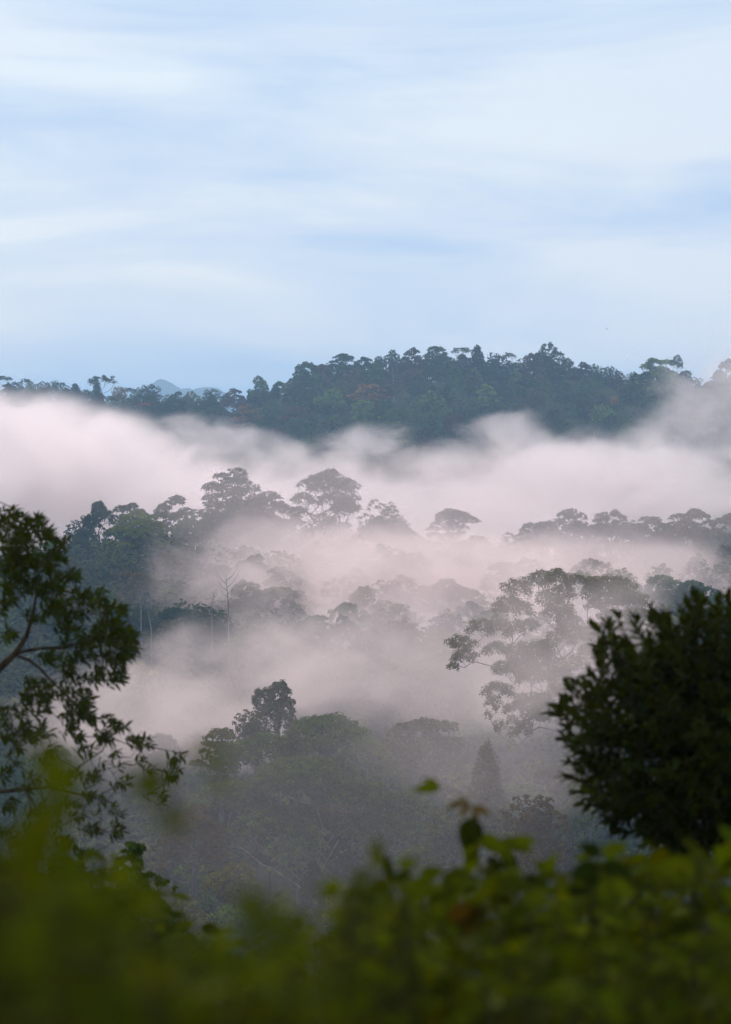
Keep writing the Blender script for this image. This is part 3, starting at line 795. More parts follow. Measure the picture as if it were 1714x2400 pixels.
bare_tree(536, 1345, 1450, 60, 770, 5, 'pale leafless forked tree standing in the misty left slope', 0.28)
bare_tree(497, 1380, 1430, 24, 780, 6, 'thin pale leafless tree left of the forked one on the misty left slope', 0.2, 4)
bare_tree(331, 1395, 1450, 12, 790, 7, 'short pale trunk standing in dark undergrowth of the left slope', 0.34, 2)
bare_tree(355, 1400, 1500, 12, 770, 8, 'long pale trunk right beside the short one on the left slope', 0.3, 2)

# --- crowded fill of the valley and middle slopes
def mid_depth(px, py):
    return float(np.interp(py, [1230, 1330, 1450, 1600, 1750, 1900, 2100, 2350], [950, 860, 780, 690, 610, 520, 400, 330]))
taken_hero = len(taken)
PROTO_MID = {}
PF = PROTO
for kind, ns, n_per, size, k in (('umbrella', 4, 32, 0.029, 60), ('round', 4, 38, 0.031, 60), ('irregular', 3, 85, 0.028, None), ('cone', 2, 90, 0.031, None)):
    for s in range(ns):
        PROTO_MID.setdefault(kind, []).append(make_proto(kind, 300 + s * 5 + len(kind), n_per, size, k=k, under=0.3))
PROTO = PROTO_MID
mcols = ['dark green'] * 5 + ['green'] * 5 + ['olive green'] * 4 + ['brownish'] * 2 + ['grey green'] * 3
KM = ['umbrella', 'round', 'umbrella', 'irregular']; KM2 = ['umbrella', 'round', 'round', 'irregular', 'cone']
km1 = fill(46, (130, 1720), lambda x: (1252 if 230 < x < 1000 else 1300, 1500), mid_depth, (100, 155), (0.8, 1.05), KM, mcols, 0.48, rs)
km2 = fill(44, (0, 1450), lambda x: (1500, 2250), mid_depth, (135, 200), (0.8, 1.05), KM2, mcols, 0.50, rs)
taken = []
CANOPY_MID = []
RX = [150, 190, 230, 330, 400, 480, 550, 650, 770, 860, 930, 1000, 1100, 1200, 1300, 1450, 1600, 1720]
RY = [1262, 1240, 1215, 1222, 1200, 1165, 1150, 1175, 1190, 1205, 1215, 1250, 1268, 1262, 1235, 1215, 1208, 1212]
fill(85, (150, 1800), lambda x: (float(np.interp(x, RX, RY)) + 4, float(np.interp(x, RX, RY)) + 62), lambda a, b: 1000, (60, 105), (0.85, 1.15), KM, mcols, 0.28, rs, CANOPY_MID)
fill(80, (-160, 1880), lambda x: (1235 if 330 < x < 1000 else 1265, 1500), lambda a, b: mid_depth(a, b) + 18, (75, 120), (0.9, 1.3), KM, mcols, 0.36, rs, CANOPY_MID)
fill(60, (-160, 1700), lambda x: (1500, 2330), lambda a, b: mid_depth(a, b) + 12, (100, 160), (0.9, 1.3), KM2, mcols, 0.36, rs, CANOPY_MID)
def canopy(rows, n_per, size, seed):
    # the packed lesser crowns between the trees, too many and too alike to pick apart
    rng = np.random.default_rng(seed)
    groups = {}
    for (px, py, w, h, d, kind, col) in rows: groups.setdefault('dark green' if 'dark' in col else ('brownish' if 'brown' in col else ('olive green' if 'olive' in col else 'green')), []).append((px, py, w, h, d, kind))
    for col, rr in groups.items():
        V, F, b = [], [], 0; TV, TF, tb = [], [], 0
        for (px, py, w, h, d, kind) in rr:
            W, H = w * K * d, h * K * d; top = NP(px, py, d)
            C = [(c[0] * W + top[0], c[1] * W + d, c[2] * H + top[2] - H, c[3] * W * 1.25, c[4] * H * 1.2) for c in crown_shape(kind, rng)[::2]]
            v, f = leaf_cloud(C, n_per, size * W, rng)
            V.append(v); F.append(f + b); b += len(v)
            g = ground(top[0], d)
            v, f = tubes([(np.array([[top[0], d, g - 1], [top[0], d, top[2] - H * .4]]), [.3, .16])], 4)
            TV.append(v); TF.append(f + tb); tb += len(v)
        o = link('forest_canopy', mesh_np('forest_canopy', np.concatenate(V), np.concatenate(F), [M_FAR]), kind='stuff')
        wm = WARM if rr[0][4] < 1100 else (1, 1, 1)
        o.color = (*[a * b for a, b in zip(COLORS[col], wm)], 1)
        link('forest_stems', mesh_np('forest_stems', np.concatenate(TV), np.concatenate(TF), [M_TWIG], True), kind='stuff')
canopy(CANOPY, 8, 0.085, 5)
canopy(CANOPY_MID, 16, 0.055, 6)

# ------------------------------------------------------------------ undergrowth
def undergrowth():
    rng = np.random.default_rng(3)
    C = []
    for _ in range(5000):
        y = rng.uniform(0, 1) ** 0.8 * 1150 + 75
        x = rng.uniform(-1, 1) * (y * 0.105 + 8)
        s = (1.4 + y / 1900 * 2.6) * rng.uniform(.6, 1.3)
        C.append((x, y, ground(x, y) + s * (0.3 + 0.5 * rng.random()), s * 1.4, s * 1.3))
    v, f = leaf_cloud(C, 26, 0.9, rng, under=0.1, shell=0.7)
    o = link('undergrowth', mesh_np('undergrowth', v, f, [M_FAR]), kind='stuff')
    o.color = (0.060, 0.060, 0.020, 1)
undergrowth()

# ------------------------------------------------------------------ leaves seen close
def leaf_template(length, width, fold=0.18, droop=0.22, rows=5):
    """a pointed leaf: stalk at the origin, tip along +x, folded along the midrib"""
    v = []; f = []
    for i in range(rows + 1):
        t = i / rows
        w = width * 0.5 * math.sin(math.pi * min(t ** 0.8, 1)) ** 0.85 if 0 < t < 1 else 0.004 * length
        z = -droop * length * t * t
        v += [(t * length, -w, z + fold * w), (t * length, 0, z), (t * length, w, z + fold * w)]
    for i in range(rows):
        a = i * 3
        f += [(a, a + 3, a + 4, a + 1), (a + 1, a + 4, a + 5, a + 2)]
    return np.array(v), np.array(f)
def frames(dirs, ups, rng=None):
    x = dirs / (np.linalg.norm(dirs, axis=1)[:, None] + 1e-9)
    y = np.cross(ups, x); y /= np.linalg.norm(y, axis=1)[:, None] + 1e-9
    z = np.cross(x, y)
    return np.stack([x, y, z], -1)       # columns are the axes
def join_leaves(tv, tf, pos, R, scl):
    n = len(pos)
    v = np.einsum('nij,kj->nki', R, tv) * scl[:, None, None] + pos[:, None, :]
    f = tf[None] + (np.arange(n) * len(tv))[:, None, None]
    return v.reshape(-1, 3), f.reshape(-1, tf.shape[1])
from mathutils import Matrix
def put_leaves(root, origin, tmpl, pos, R, scl, mat, colour, first, rng, sub_name='foliage', colours=None, limit=300):
    """the `first` leaf indices become leaf objects, the rest one foliage part"""
    tv, tf = tmpl
    me = mesh_np('leaf', tv, tf, [mat], True)
    sel = np.zeros(len(pos), bool); sel[first[:limit]] = True
    for i in first[:limit]:
        o = link('leaf', me, root)
        m = Matrix([list(R[i][r] * scl[i]) + [pos[i][r] - origin[r]] for r in range(3)] + [[0, 0, 0, 1]])
        o.matrix_local = m
        j = rng.uniform(0.6, 1.55)
        c = colours[i] if colours is not None else colour
        o.color = (c[0] * j, c[1] * j, c[2] * j, 1)
    rest = ~sel
    if rest.any():
        v, f = join_leaves(tv, tf, pos[rest], R[rest], scl[rest])
        o = link(sub_name, mesh_np(sub_name, v - origin, f, [mat], True), root, kind='stuff')
        o.color = (*colour, 1)

# --- right: big dark round bush-like tree, 32 m away
def round_bush():
    rng = np.random.default_rng(8)
    D = 32.0
    c = NP(1668, 1708, D); Rx, Rz = 364 * K * D, 328 * K * D
    g = ground(c[0], c[1])
    origin = np.array([c[0], c[1], g])
    root = thing('round_tree', 'big dark round leafy bush at the right edge, the darkest thing in view', 'bush', tuple(origin))
    # silhouette radius (relative) as a function of the angle seen from the camera
    ang_k = np.radians([0, 60, 80, 95, 110, 125, 140, 155, 170, 185, 200, 215, 230, 250, 270, 300, 330, 360])
    rad_k = np.array([1, 1.02, 0.99, 0.95, 0.98, 1.03, 1.03, 1.0, 0.99, 1.02, 1.0, 0.99, 0.98, 0.95, 0.97, 1, 1, 1])
    tips = []
    n = 620
    for i in range(n):
        z = 1 - 2 * (i + .5) / n
        a = i * 2.39996
        d = np.array([math.sqrt(1 - z * z) * math.cos(a), math.sqrt(1 - z * z) * math.sin(a), z])
        d += rng.normal(size=3) * 0.06; d /= np.linalg.norm(d)
        if d[1] > 0.55: continue
        th = math.atan2(d[2], d[0]) % (2 * math.pi)
        k = np.interp(th, ang_k, rad_k)
        lump = 1 + 0.05 * math.sin(th * 9) + 0.04 * math.sin(d[1] * 11 + d[2] * 7) + rng.normal() * 0.03
        for sh in (1.0, 0.84 if rng.random() < .8 else 0.7):
            tips.append((d, c + d * np.array([Rx, Rx, Rz]) * k * lump * sh - d * 0.05, sh))
    pos, dirs, ups, sh_ = [], [], [], []
    twigs = []
    for d, p, sh in tips:
        axis = d * 0.95 + np.array([0, 0, 0.55]) + rng.normal(size=3) * 0.25; axis /= np.linalg.norm(axis)
        base = p - axis * 0.20
        twigs.append((np.array([c + (base - c) * 0.8, base, p]), [0.006, 0.004, 0.002]))
        m = rng.integers(9, 13)
        for j in range(m):
            t = j / (m - 1)
            q = base + axis * 0.16 * t
            a = j * 2.39996 + rng.random()
            side = np.cross(axis, [0, 1, 0.2]); side /= np.linalg.norm(side); s2 = np.cross(axis, side)
            spread = 1.2 - 0.75 * t
            dv = axis * (0.35 + 0.8 * t) + (side * math.cos(a) + s2 * math.sin(a)) * spread
            pos.append(q); dirs.append(dv); ups.append(axis * 0.8 + np.array([0, 0, .6]) + rng.normal(size=3) * .25); sh_.append(sh)
    pos = np.array(pos); R = frames(np.array(dirs), np.array(ups)); scl = rng.uniform(0.75, 1.2, len(pos))
    tmpl = leaf_template(0.098, 0.042)
    # the leaves that show as the outline and on the camera side
    rel = (pos - c) / np.array([Rx, Rx, Rz])
    rim = np.sqrt(rel[:, 0] ** 2 + rel[:, 2] ** 2)
    inpic = (pos[:, 0] < (1714 - 857) * K * D) & (np.array(sh_) > 0.95)
    score = rim + (rel[:, 1] < 0) * 0.2 + rng.random(len(pos)) * 0.25 - (~inpic) * 5 - (rel[:, 2] < -0.75) * 1.0
    first = np.argsort(-score)[:300]
    put_leaves(root, origin, tmpl, pos, R, scl, M_NEAR, (0.022, 0.028, 0.0008), first, rng)
    # inner shaded twigs and leaves
    C = [(*(rng.uniform(-.36, .36, 3) * np.array([Rx, Rx, Rz]) + c - origin), .3, .28) for _ in range(40)]
    v, f = leaf_cloud(C, 200, 0.055, rng, shell=.2, aspect=2.2)
    o = link('inner_foliage', mesh_np('inner_foliage', v, f, [M_NEAR]), root, kind='stuff'); o.color = (0.020, 0.026, 0.003, 1)
    v, f = tubes([(p - origin, r) for p, r in twigs], 3)
    link('twigs', mesh_np('twigs', v, f, [M_TWIG], True), root, kind='stuff')
    b0 = NP(1628, 2060, D)
    spine = [np.array([b0[0] - origin[0], 0, -.2]), np.array([b0[0] - origin[0], 0, (b0[2] - g) * .5]), np.array([b0[0] - origin[0], 0, b0[2] - g]), c - origin - np.array([0, 0, Rz * .5]), c - origin]
    lim = [(*(np.array([math.cos(a) * Rx * .6, math.sin(a) * Rx * .6, Rz * e]) + c - origin), .1, .1) for a, e in zip(np.linspace(0, 12, 16), np.linspace(-.4, .7, 16))]
    tp, limbs = grow(spine, lim, rng, tip=0.008)
    v, f = tubes([(tp[0], tp[1] * 1.2)], 8); link('trunk', mesh_np('trunk', v, f, [M_TWIG], True), root)
    for acc in limbs:
        v, f = tubes(acc, 5); link('branch', mesh_np('branch', v, f, [M_TWIG], True), root)
round_bush()

# --- left: leafy branches reaching in from a tree beyond the left edge, 46 m away
def left_tree():
    rng = np.random.default_rng(18)
    D = 46.0
    trunk_top = NP(-260, 1150, D); g = ground(trunk_top[0], D)
    origin = np.array([trunk_top[0], D, g])
    root = thing('near_tree', 'dark tree whose leafy branches with open gaps reach in from the left edge', 'tree', tuple(origin))
    z3 = lambda x, y, r, n: (x / 2.707, 1140 + y / 2.707, r / 2.707, n)
    Z = [z3(*q) for q in [(60, 170, 50, 5), (150, 190, 50, 5), (255, 215, 50, 6), (30, 260, 60, 8), (120, 280, 70, 11), (210, 290, 70, 10), (300, 270, 50, 6), (330, 320, 45, 6),
         (400, 350, 36, 5), (60, 370, 70, 12), (160, 380, 80, 14), (60, 470, 80, 14), (170, 480, 80, 15), (280, 470, 70, 12), (370, 440, 55, 9), (470, 560, 34, 6), (60, 580, 80, 14),
         (170, 590, 80, 14), (290, 590, 80, 14), (400, 600, 65, 10), (60, 680, 70, 9), (330, 700, 70, 10), (420, 720, 70, 10), (520, 690, 45, 6), (40, 760, 45, 4), (250, 800, 55, 6), (370, 830, 60, 8), (470, 840, 60, 9), (540, 780, 45, 5),
         (640, 700, 50, 8), (720, 770, 50, 7), (790, 780, 38, 5), (610, 740, 36, 4), (630, 880, 55, 9), (720, 880, 60, 10), (800, 900, 50, 9), (850, 950, 36, 5), (700, 980, 60, 10), (790, 1000, 60, 10), (600, 980, 50, 6),
         (520, 950, 55, 7), (420, 930, 50, 5), (850, 1060, 36, 6), (760, 1100, 60, 10), (660, 1100, 60, 9), (560, 1080, 55, 6), (700, 1200, 50, 7), (620, 1210, 40, 5), (760, 1190, 40, 5), (470, 1040, 50, 4),
         (60, 930, 45, 5), (330, 1110, 60, 6), (420, 1120, 55, 6), (230, 1240, 50, 6), (180, 1310, 50, 6), (270, 1330, 60, 8), (330, 1290, 40, 4), (290, 1420, 40, 4), (190, 1390, 30, 2),
         (470, 1230, 55, 6), (530, 1290, 55, 7), (560, 1370, 50, 6), (440, 1340, 50, 5), (420, 1430, 50, 5), (520, 1460, 55, 7), (600, 1470, 45, 4), (470, 1530, 45, 4),
         (80, 1440, 55, 5), (160, 1500, 55, 6), (60, 1560, 55, 6), (210, 1560, 50, 5), (300, 1550, 45, 4), (10, 1420, 25, 2), (700, 1500, 45, 4), (780, 1500, 45, 4), (700, 1580, 50, 5), (860, 1590, 40, 3), (920, 1610, 38, 3)]]
    z5 = lambda x, y, r, n: (x / 1.895, 1700 + y / 1.895, r / 1.895, n)
    Z += [z5(*q) for q in [(60, 60, 60, 5), (150, 40, 50, 4), (220, 110, 60, 5), (340, 30, 40, 4), (380, 120, 60, 4), (480, 60, 50, 4), (520, 150, 60, 4), (640, 80, 40, 3), (790, 150, 36, 4), (760, 240, 34, 3), (820, 200, 20, 1),
         (60, 180, 60, 4), (140, 220, 60, 4), (260, 240, 60, 4), (360, 260, 60, 5), (440, 230, 50, 4), (560, 260, 50, 3), (700, 330, 40, 3), (40, 330, 40, 3), (200, 360, 60, 4), (310, 380, 60, 5), (420, 350, 60, 5),
         (400, 450, 60, 5), (510, 400, 50, 3), (290, 480, 50, 3), (150, 460, 50, 3), (530, 480, 40, 3), (360, 540, 60, 3), (640, 180, 40, 2), (60, 480, 60, 3)]]
    Z += [(-60, y, 50, 9) for y in range(1200, 1950, 60)]
    spots = []
    for (x, y, r, n) in Z:
        for i in range(int(n * 0.92 + .5)):
            a = rng.uniform(0, 6.283); q = math.sqrt(rng.random()) * r
            spots.append((x + q * math.cos(a), y + q * math.sin(a), rng.uniform(-1.3, 1.3)))
    pts = np.array([NP(x, y, D + dz) for x, y, dz in spots])
    # limbs read off the photo, then twigs to every spray
    def path(ps, d=D): return [NP(x, y, d) - origin for x, y in ps]
    mains = [path([(-260, 1760), (-90, 1640), (0, 1566), (38, 1530), (62, 1492), (78, 1440), (86, 1390), (92, 1330)]),
             path([(38, 1530), (90, 1520), (150, 1518), (205, 1500), (250, 1465), (290, 1430)]),
             path([(34, 1534), (70, 1548), (95, 1568), (125, 1600), (165, 1640), (200, 1680), (240, 1720), (300, 1745)]),
             path([(-260, 1900), (-60, 1860), (60, 1850), (115, 1845), (190, 1862), (260, 1880)]),
             path([(115, 1845), (180, 1800), (240, 1760), (260, 1720)]),
             path([(-260, 1300), (-60, 1290), (20, 1285), (70, 1250)]),
             path([(60, 1850), (100, 1920), (140, 2000)])]
    mr = [[.09, .06, .042, .034, .028, .02, .014, .008], [.022, .02, .018, .014, .01, .006], [.02, .018, .016, .014, .012, .01, .008, .005],
          [.05, .03, .022, .017, .012, .006], [.012, .01, .008, .005], [.05, .03, .02, .008], [.012, .009, .004]]
    for p, r in zip(mains, mr):
        v, f = tubes([(np.array(p), r)], 7); link('branch', mesh_np('branch', v, f, [M_TWIG], True), root)
    nodes = [np.array(p) for m in mains for p in m]
    twigs = []
    P0 = pts - origin
    order = np.argsort(np.min(np.linalg.norm(P0[:, None] - np.array(nodes)[None], axis=2), axis=1))
    for i in order:
        arr = np.array(nodes); dd = np.linalg.norm(arr - P0[i], axis=1); k = int(np.argmin(dd))
        a, b = arr[k], P0[i]; L_ = dd[k]
        mid = (a + b) / 2 + rng.normal(size=3) * L_ * .08 - np.array([0, 0, L_ * .06])
        twigs.append((np.array([a, mid, b]), [0.008 if L_ > .3 else .005, .005, .003]))
        nodes += [mid, b]
    v, f = tubes(twigs, 3); link('twigs', mesh_np('twigs', v, f, [M_TWIG], True), root, kind='stuff')
    pos, dirs, ups = [], [], []
    for i, q in enumerate(pts):
        tw = twigs[list(order).index(i)][0] if False else None
        out_ = q - (origin + np.array([0, 0, 0])); hx = np.array([0.75, rng.normal() * .5, rng.normal() * .35 + .30]); hx /= np.linalg.norm(hx)
        m = rng.integers(7, 12)
        for j in range(m):
            t = j / m; a = j * 2.39996 + rng.random()
            side = np.cross(hx, [0.1, 1, 0]); side /= np.linalg.norm(side); s2 = np.cross(hx, side)
            dv = hx * (0.35 + .7 * t) + (side * math.cos(a) + s2 * math.sin(a)) * (1.05 - .5 * t) + np.array([0, 0, -0.12])
            pos.append(q - hx * 0.10 * (1 - t)); dirs.append(dv); ups.append(np.array([0, -.15, 1.]) + rng.normal(size=3) * .35)
    pos = np.array(pos); R = frames(np.array(dirs), np.array(ups)); scl = rng.uniform(0.7, 1.2, len(pos))
    px = 857 + pos[:, 0] / pos[:, 1] / K; py = HOR + (EYE - pos[:, 2]) / pos[:, 1] / K
    score = (px > 0) * 2 + px / 400 - np.maximum(py - 1800, 0) / 100 - (pos[:, 1] - D) * .2 + rng.random(len(pos)) * .9
    first = np.argsort(-score)[:300]
    put_leaves(root, origin, leaf_template(0.108, 0.036), pos, R, scl, M_NEAR, (0.030, 0.040, 0.001), first, rng)
    v, f = tubes([(np.array([[0, 0, -.3], [0.05, 0, 3], [0, 0, 7], [0.0, 0, trunk_top[2] - g + 1.0]]), [.22, .18, .14, .06])], 9)
    link('trunk', mesh_np('trunk', v, f, [M_TWIG], True), root)
left_tree()

# --- young layered trees just beyond the near shrubs, lower left
def young(px, py, w, h, d, label, colour, seed, n_per=170):
    PR = 'layered'
    hero(px, py, w, h, d, PR, colour, label, None, seed, n_per, 0.05, tip=0.008, bark=M_TWIG, name='young_tree', aspect=2.4, under=0.5, shell=0.2, mat=M_NEAR)
young(330, 1962, 260, 330, 70, 'young tree with bright green layered fans of leaves below the left branches', 'bright green', 71)
young(150, 2010, 300, 420, 66, 'dark layered young tree at the lower left behind the blurred shoots', 'green', 72)
young(560, 2240, 240, 280, 80, 'low bright young tree with layered leaves at the bottom left of centre', 'bright green', 73)
young(380, 2150, 260, 320, 62, 'layered young tree with olive leaves between the two brighter ones', 'olive green', 74)
young(700, 2330, 260, 220, 76, 'very low leafy sapling at the bottom centre', 'green', 75)

# ------------------------------------------------------------------ foreground shrubs
def shrub(name, label, cat, D, x0, x1, topf, n_stem, depth, leaf, per, colour, seed, spread=0.5, n_obj=120, reach=0.9, colours=None, lw=0.62, droop=.3, mat=None):
    rng = np.random.default_rng(seed)
    cx = (x0 + x1) / 2
    o0 = NP(cx, 2000, D); g0 = ground(o0[0], D)
    origin = np.array([o0[0], D, g0])
    root = thing(name, label, cat, tuple(origin))
    pos, dirs, ups, stems = [], [], [], []
    for s in range(n_stem):
        x = rng.uniform(x0, x1); dd = D + rng.uniform(-depth, depth)
        top = NP(x, topf(x) + abs(rng.normal()) * 30 + (rng.random() < .35) * rng.uniform(0, 90), dd)
        bx = top[0] + rng.normal() * 0.12
        g = ground(bx, dd)
        b = np.array([bx, dd + rng.normal() * .1, g - .03])
        mid = (top + b) / 2 + rng.normal(size=3) * np.array([.06, .06, 0])
        ts = np.linspace(0, 1, 9)[:, None]
        curve = (1 - ts) ** 2 * b + 2 * ts * (1 - ts) * mid + ts ** 2 * top
        stems.append((curve, np.linspace(.009, .0025, 9) * (1 + .4 * (D > 8))))
        H = top[2] - b[2]
        for j in range(per):
            t = 1 - (j / per) * min(reach / max(H, .3), .95)
            q = (1 - t) ** 2 * b + 2 * t * (1 - t) * mid + t ** 2 * top
            a = j * 2.39996 + s
            br = rng.uniform(.02, .16) * spread
            dv = np.array([math.cos(a), math.sin(a), rng.uniform(-.15, .55)])
            pos.append(q + dv * br); dirs.append(dv + rng.normal(size=3) * .3); ups.append(np.array([0, -.25, 1]) + rng.normal(size=3) * .35)
    pos = np.array(pos); R = frames(np.array(dirs), np.array(ups)); scl = rng.uniform(.6, 1.15, len(pos)) * leaf
    px = 857 + pos[:, 0] / pos[:, 1] / K; py = HOR + (EYE - pos[:, 2]) / pos[:, 1] / K
    score = -np.abs(py - 2150) / 100 - (pos[:, 1] - D) / depth * .8 - ((px < 0) | (px > 1714) | (py > 2400)) * 20
    first = np.argsort(-score)[:n_obj]
    cl = None
    if colours:
        pick = rng.random(len(pos)); cl = [colours[0] if p < .03 else (colours[1] if p < .25 else colour) for p in pick]
    put_leaves(root, origin, leaf_template(1.0, lw, .22, droop), pos, R, scl, mat or M_CLOSE, colour, first, rng, colours=cl)
    for c, r in stems[:60]:
        v, f = tubes([(c - origin, r)], 5); link('stem', mesh_np('stem', v, f, [M_STEM], True), root)
    if len(stems) > 60:
        v, f = tubes([(c - origin, r) for c, r in stems[60:]], 4); link('stems', mesh_np('stems', v, f, [M_STEM], True), root, kind='stuff')
    return root
OL = (0.046, 0.056, 0.0008); DK = (0.018, 0.025, 0.0008); YE = (0.068, 0.078, 0.0006)
RED = (0.045, 0.024, 0.001); GR = (0.066, 0.082, 0.0008)
it = lambda xs, ys: (lambda x: float(np.interp(x, xs, ys)))
shrub('near_shrub', 'blurred broad leaved shrub filling the bottom right corner under the round bush', 'shrub', 15.0, 1330, 1860, it([1330, 1400, 1500, 1700], [2085, 2030, 2010, 1990]), 90, 1.6, .125, 15, OL, 31, n_obj=150, colours=(RED, DK))
shrub('near_shrub', 'blurred broad leaved shrub with a few reddish leaves at bottom centre right', 'shrub', 13.5, 900, 1400, it([900, 1000, 1200, 1400], [2070, 2055, 2070, 2060]), 80, 1.4, .11, 15, OL, 32, n_obj=150, colours=(RED, YE))
shrub('near_shrub', 'blurred pale green rounded shrub left of the reddish leaved one at bottom centre', 'shrub', 8.5, 770, 960, it([770, 800, 860, 960], [2200, 2090, 2055, 2080]), 46, .9, .06, 14, YE, 33, n_obj=80, colours=(OL, OL))
shrub('near_shrub', 'lower darker blurred shrub along the bottom edge right of centre', 'shrub', 9.0, 880, 1800, it([880, 1200, 1700], [2290, 2230, 2200]), 85, .8, .09, 13, OL, 34, n_obj=120, colours=(OL, OL))
shrub('leafy_shoots', 'strongly blurred green shoots filling the bottom left corner', 'shrub', 4.2, -80, 420, it([-80, 0, 150, 300, 420], [2010, 2040, 2120, 2230, 2280]), 60, .7, .042, 13, OL, 35, n_obj=60, colours=(DK, YE), reach=.35, lw=.75)
shrub('leafy_shoots', 'strongly blurred low shoots along the bottom edge left of centre', 'shrub', 4.8, 350, 800, it([350, 500, 650, 800], [2280, 2330, 2340, 2260]), 44, .6, .045, 12, OL, 36, n_obj=50, colours=(DK, YE), reach=.3, lw=.75)
shrub('leafy_shoots', 'thin blurred green shoots rising at the bottom between the saplings and the pale shrub', 'shrub', 5.6, 430, 800, it([430, 600, 700, 800], [2200, 2190, 2170, 2130]), 16, .5, .045, 12, YE, 39, n_obj=60, colours=(OL, GR), reach=.35, lw=.75)
shrub('leafy_shoots', 'middle distance olive shoots rising between the bottom left corner and the saplings', 'shrub', 7.0, -60, 380, it([-60, 150, 380], [1990, 2060, 2200]), 60, 1., .055, 12, DK, 37, n_obj=60, colours=(OL, OL), reach=.5)

shrub('near_shrub', 'green leafy shrub at the lower left, sharper than the blurred shoots in front of it', 'shrub', 20.0, -80, 450, it([-80, 100, 250, 450], [1985, 1960, 2010, 2140]), 75, 2.2, .10, 15, OL, 44, n_obj=150, colours=(YE, DK))
shrub('near_shrub', 'low green leafy shrub at the bottom between lower left shrub and pale rounded one', 'shrub', 17.0, 430, 800, it([430, 560, 700, 800], [2190, 2220, 2190, 2150]), 45, 1.8, .09, 13, OL, 45, n_obj=100, colours=(YE, DK))

# single shoots whose blurred tips stand above the rest
def shoot(label, D, pts, leaves, seed, name='shoot', colour=OL, stem_r=.004):
    """pts: stem in photo pixels (tip last); leaves: (px,py,length px,angle deg from +x towards up,colour, width ratio)"""
    rng = np.random.default_rng(seed)
    b = NP(pts[0][0], pts[0][1], D); g = ground(b[0], D)
    origin = np.array([b[0], D, g])
    root = thing(name, label, 'plant', tuple(origin))
    st = [np.array([0, 0, -.02]), (b - origin) * .5] + [NP(x, y, D) - origin for x, y in pts]
    v, f = tubes([(np.array(st), np.linspace(stem_r * 1.6, stem_r * .5, len(st)))], 6)
    link('stem', mesh_np('stem', v, f, [M_STEM], True), root)
    for (x, y, L_, a, col, wr) in leaves:
        tv, tf = leaf_template(1.0, wr, .15, .25)
        p = NP(x, y, D + rng.uniform(-.05, .05)) - origin
        s = L_ * K * D
        a = math.radians(a)
        d = np.array([[math.cos(a), rng.uniform(-.5, .2), math.sin(a)]])
        up = np.array([[-math.sin(a) * .5 + rng.normal() * .2, -1.0, abs(math.cos(a)) * .6]])
        R = frames(d, up)[0]
        o = link('leaf', mesh_np('leaf', tv, tf, [M_CLOSE], True), root)
        o.matrix_local = Matrix([list(R[r] * s) + [p[r]] for r in range(3)] + [[0, 0, 0, 1]])
        o.color = (*col, 1)
GR = (0.066, 0.082, 0.0008); DG = (0.012, 0.020, 0.001); OR = (0.070, 0.045, 0.002)
shoot('vine tip curling above the near shrubs with orange young leaves and one dark round leaf', 15.0,
      [(1130, 2160), (1128, 2080), (1122, 2010), (1112, 1950), (1112, 1905), (1092, 1872), (1060, 1852), (1030, 1842)],
      [(1035, 1846, 70, 178, GR, .42), (1030, 1842, 45, 150, GR, .4), (1095, 1876, 55, 195, OR, .35), (1100, 1880, 42, 240, OR, .4), (1108, 1890, 48, -20, OR, .4), (1110, 1895, 50, -75, OR, .35),
       (1112, 1915, 78, -105, DG, .85), (1118, 1955, 70, -110, GR, .6), (1120, 1960, 80, -25, GR, .6), (1170, 1970, 85, -8, GR, .45), (1165, 1975, 70, -50, GR, .5), (1120, 1990, 75, -115, GR, .5),
       (1200, 1972, 60, 5, GR, .5), (1140, 2010, 60, -40, DG, .6), (1180, 1995, 70, -60, DG, .6), (1128, 2040, 70, -20, DG, .6), (1125, 2060, 80, 200, DG, .6), (1128, 2080, 80, -30, DG, .6)], 3, 'vine')
shoot('single upright yellow green leaf on its own stalk right of the vine tip', 14.0, [(1290, 2130), (1282, 2080), (1278, 2045)], [(1278, 2045, 56, 62, GR, .45), (1282, 2080, 60, 150, DG, .6), (1284, 2095, 60, 30, DG, .6)], 4)
shoot('dark leafy shoot tip just left of the big round bush trunk', 13.0, [(1400, 2120), (1404, 2060), (1410, 2000)],
      [(1410, 2005, 60, 150, DG, .6), (1410, 2005, 70, 30, GR, .6), (1408, 2030, 80, 190, DG, .6), (1408, 2030, 80, -10, DG, .6), (1406, 2060, 90, 200, DG, .6), (1406, 2060, 90, -20, GR, .6)], 5)
shoot('dark narrow shoot tip left of the vine above the pale rounded shrub', 12.0, [(915, 2160), (918, 2100), (920, 2050)], [(920, 2060, 60, 110, DG, .6), (920, 2075, 60, 40, DG, .6), (918, 2090, 70, 170, DG, .6)], 6)
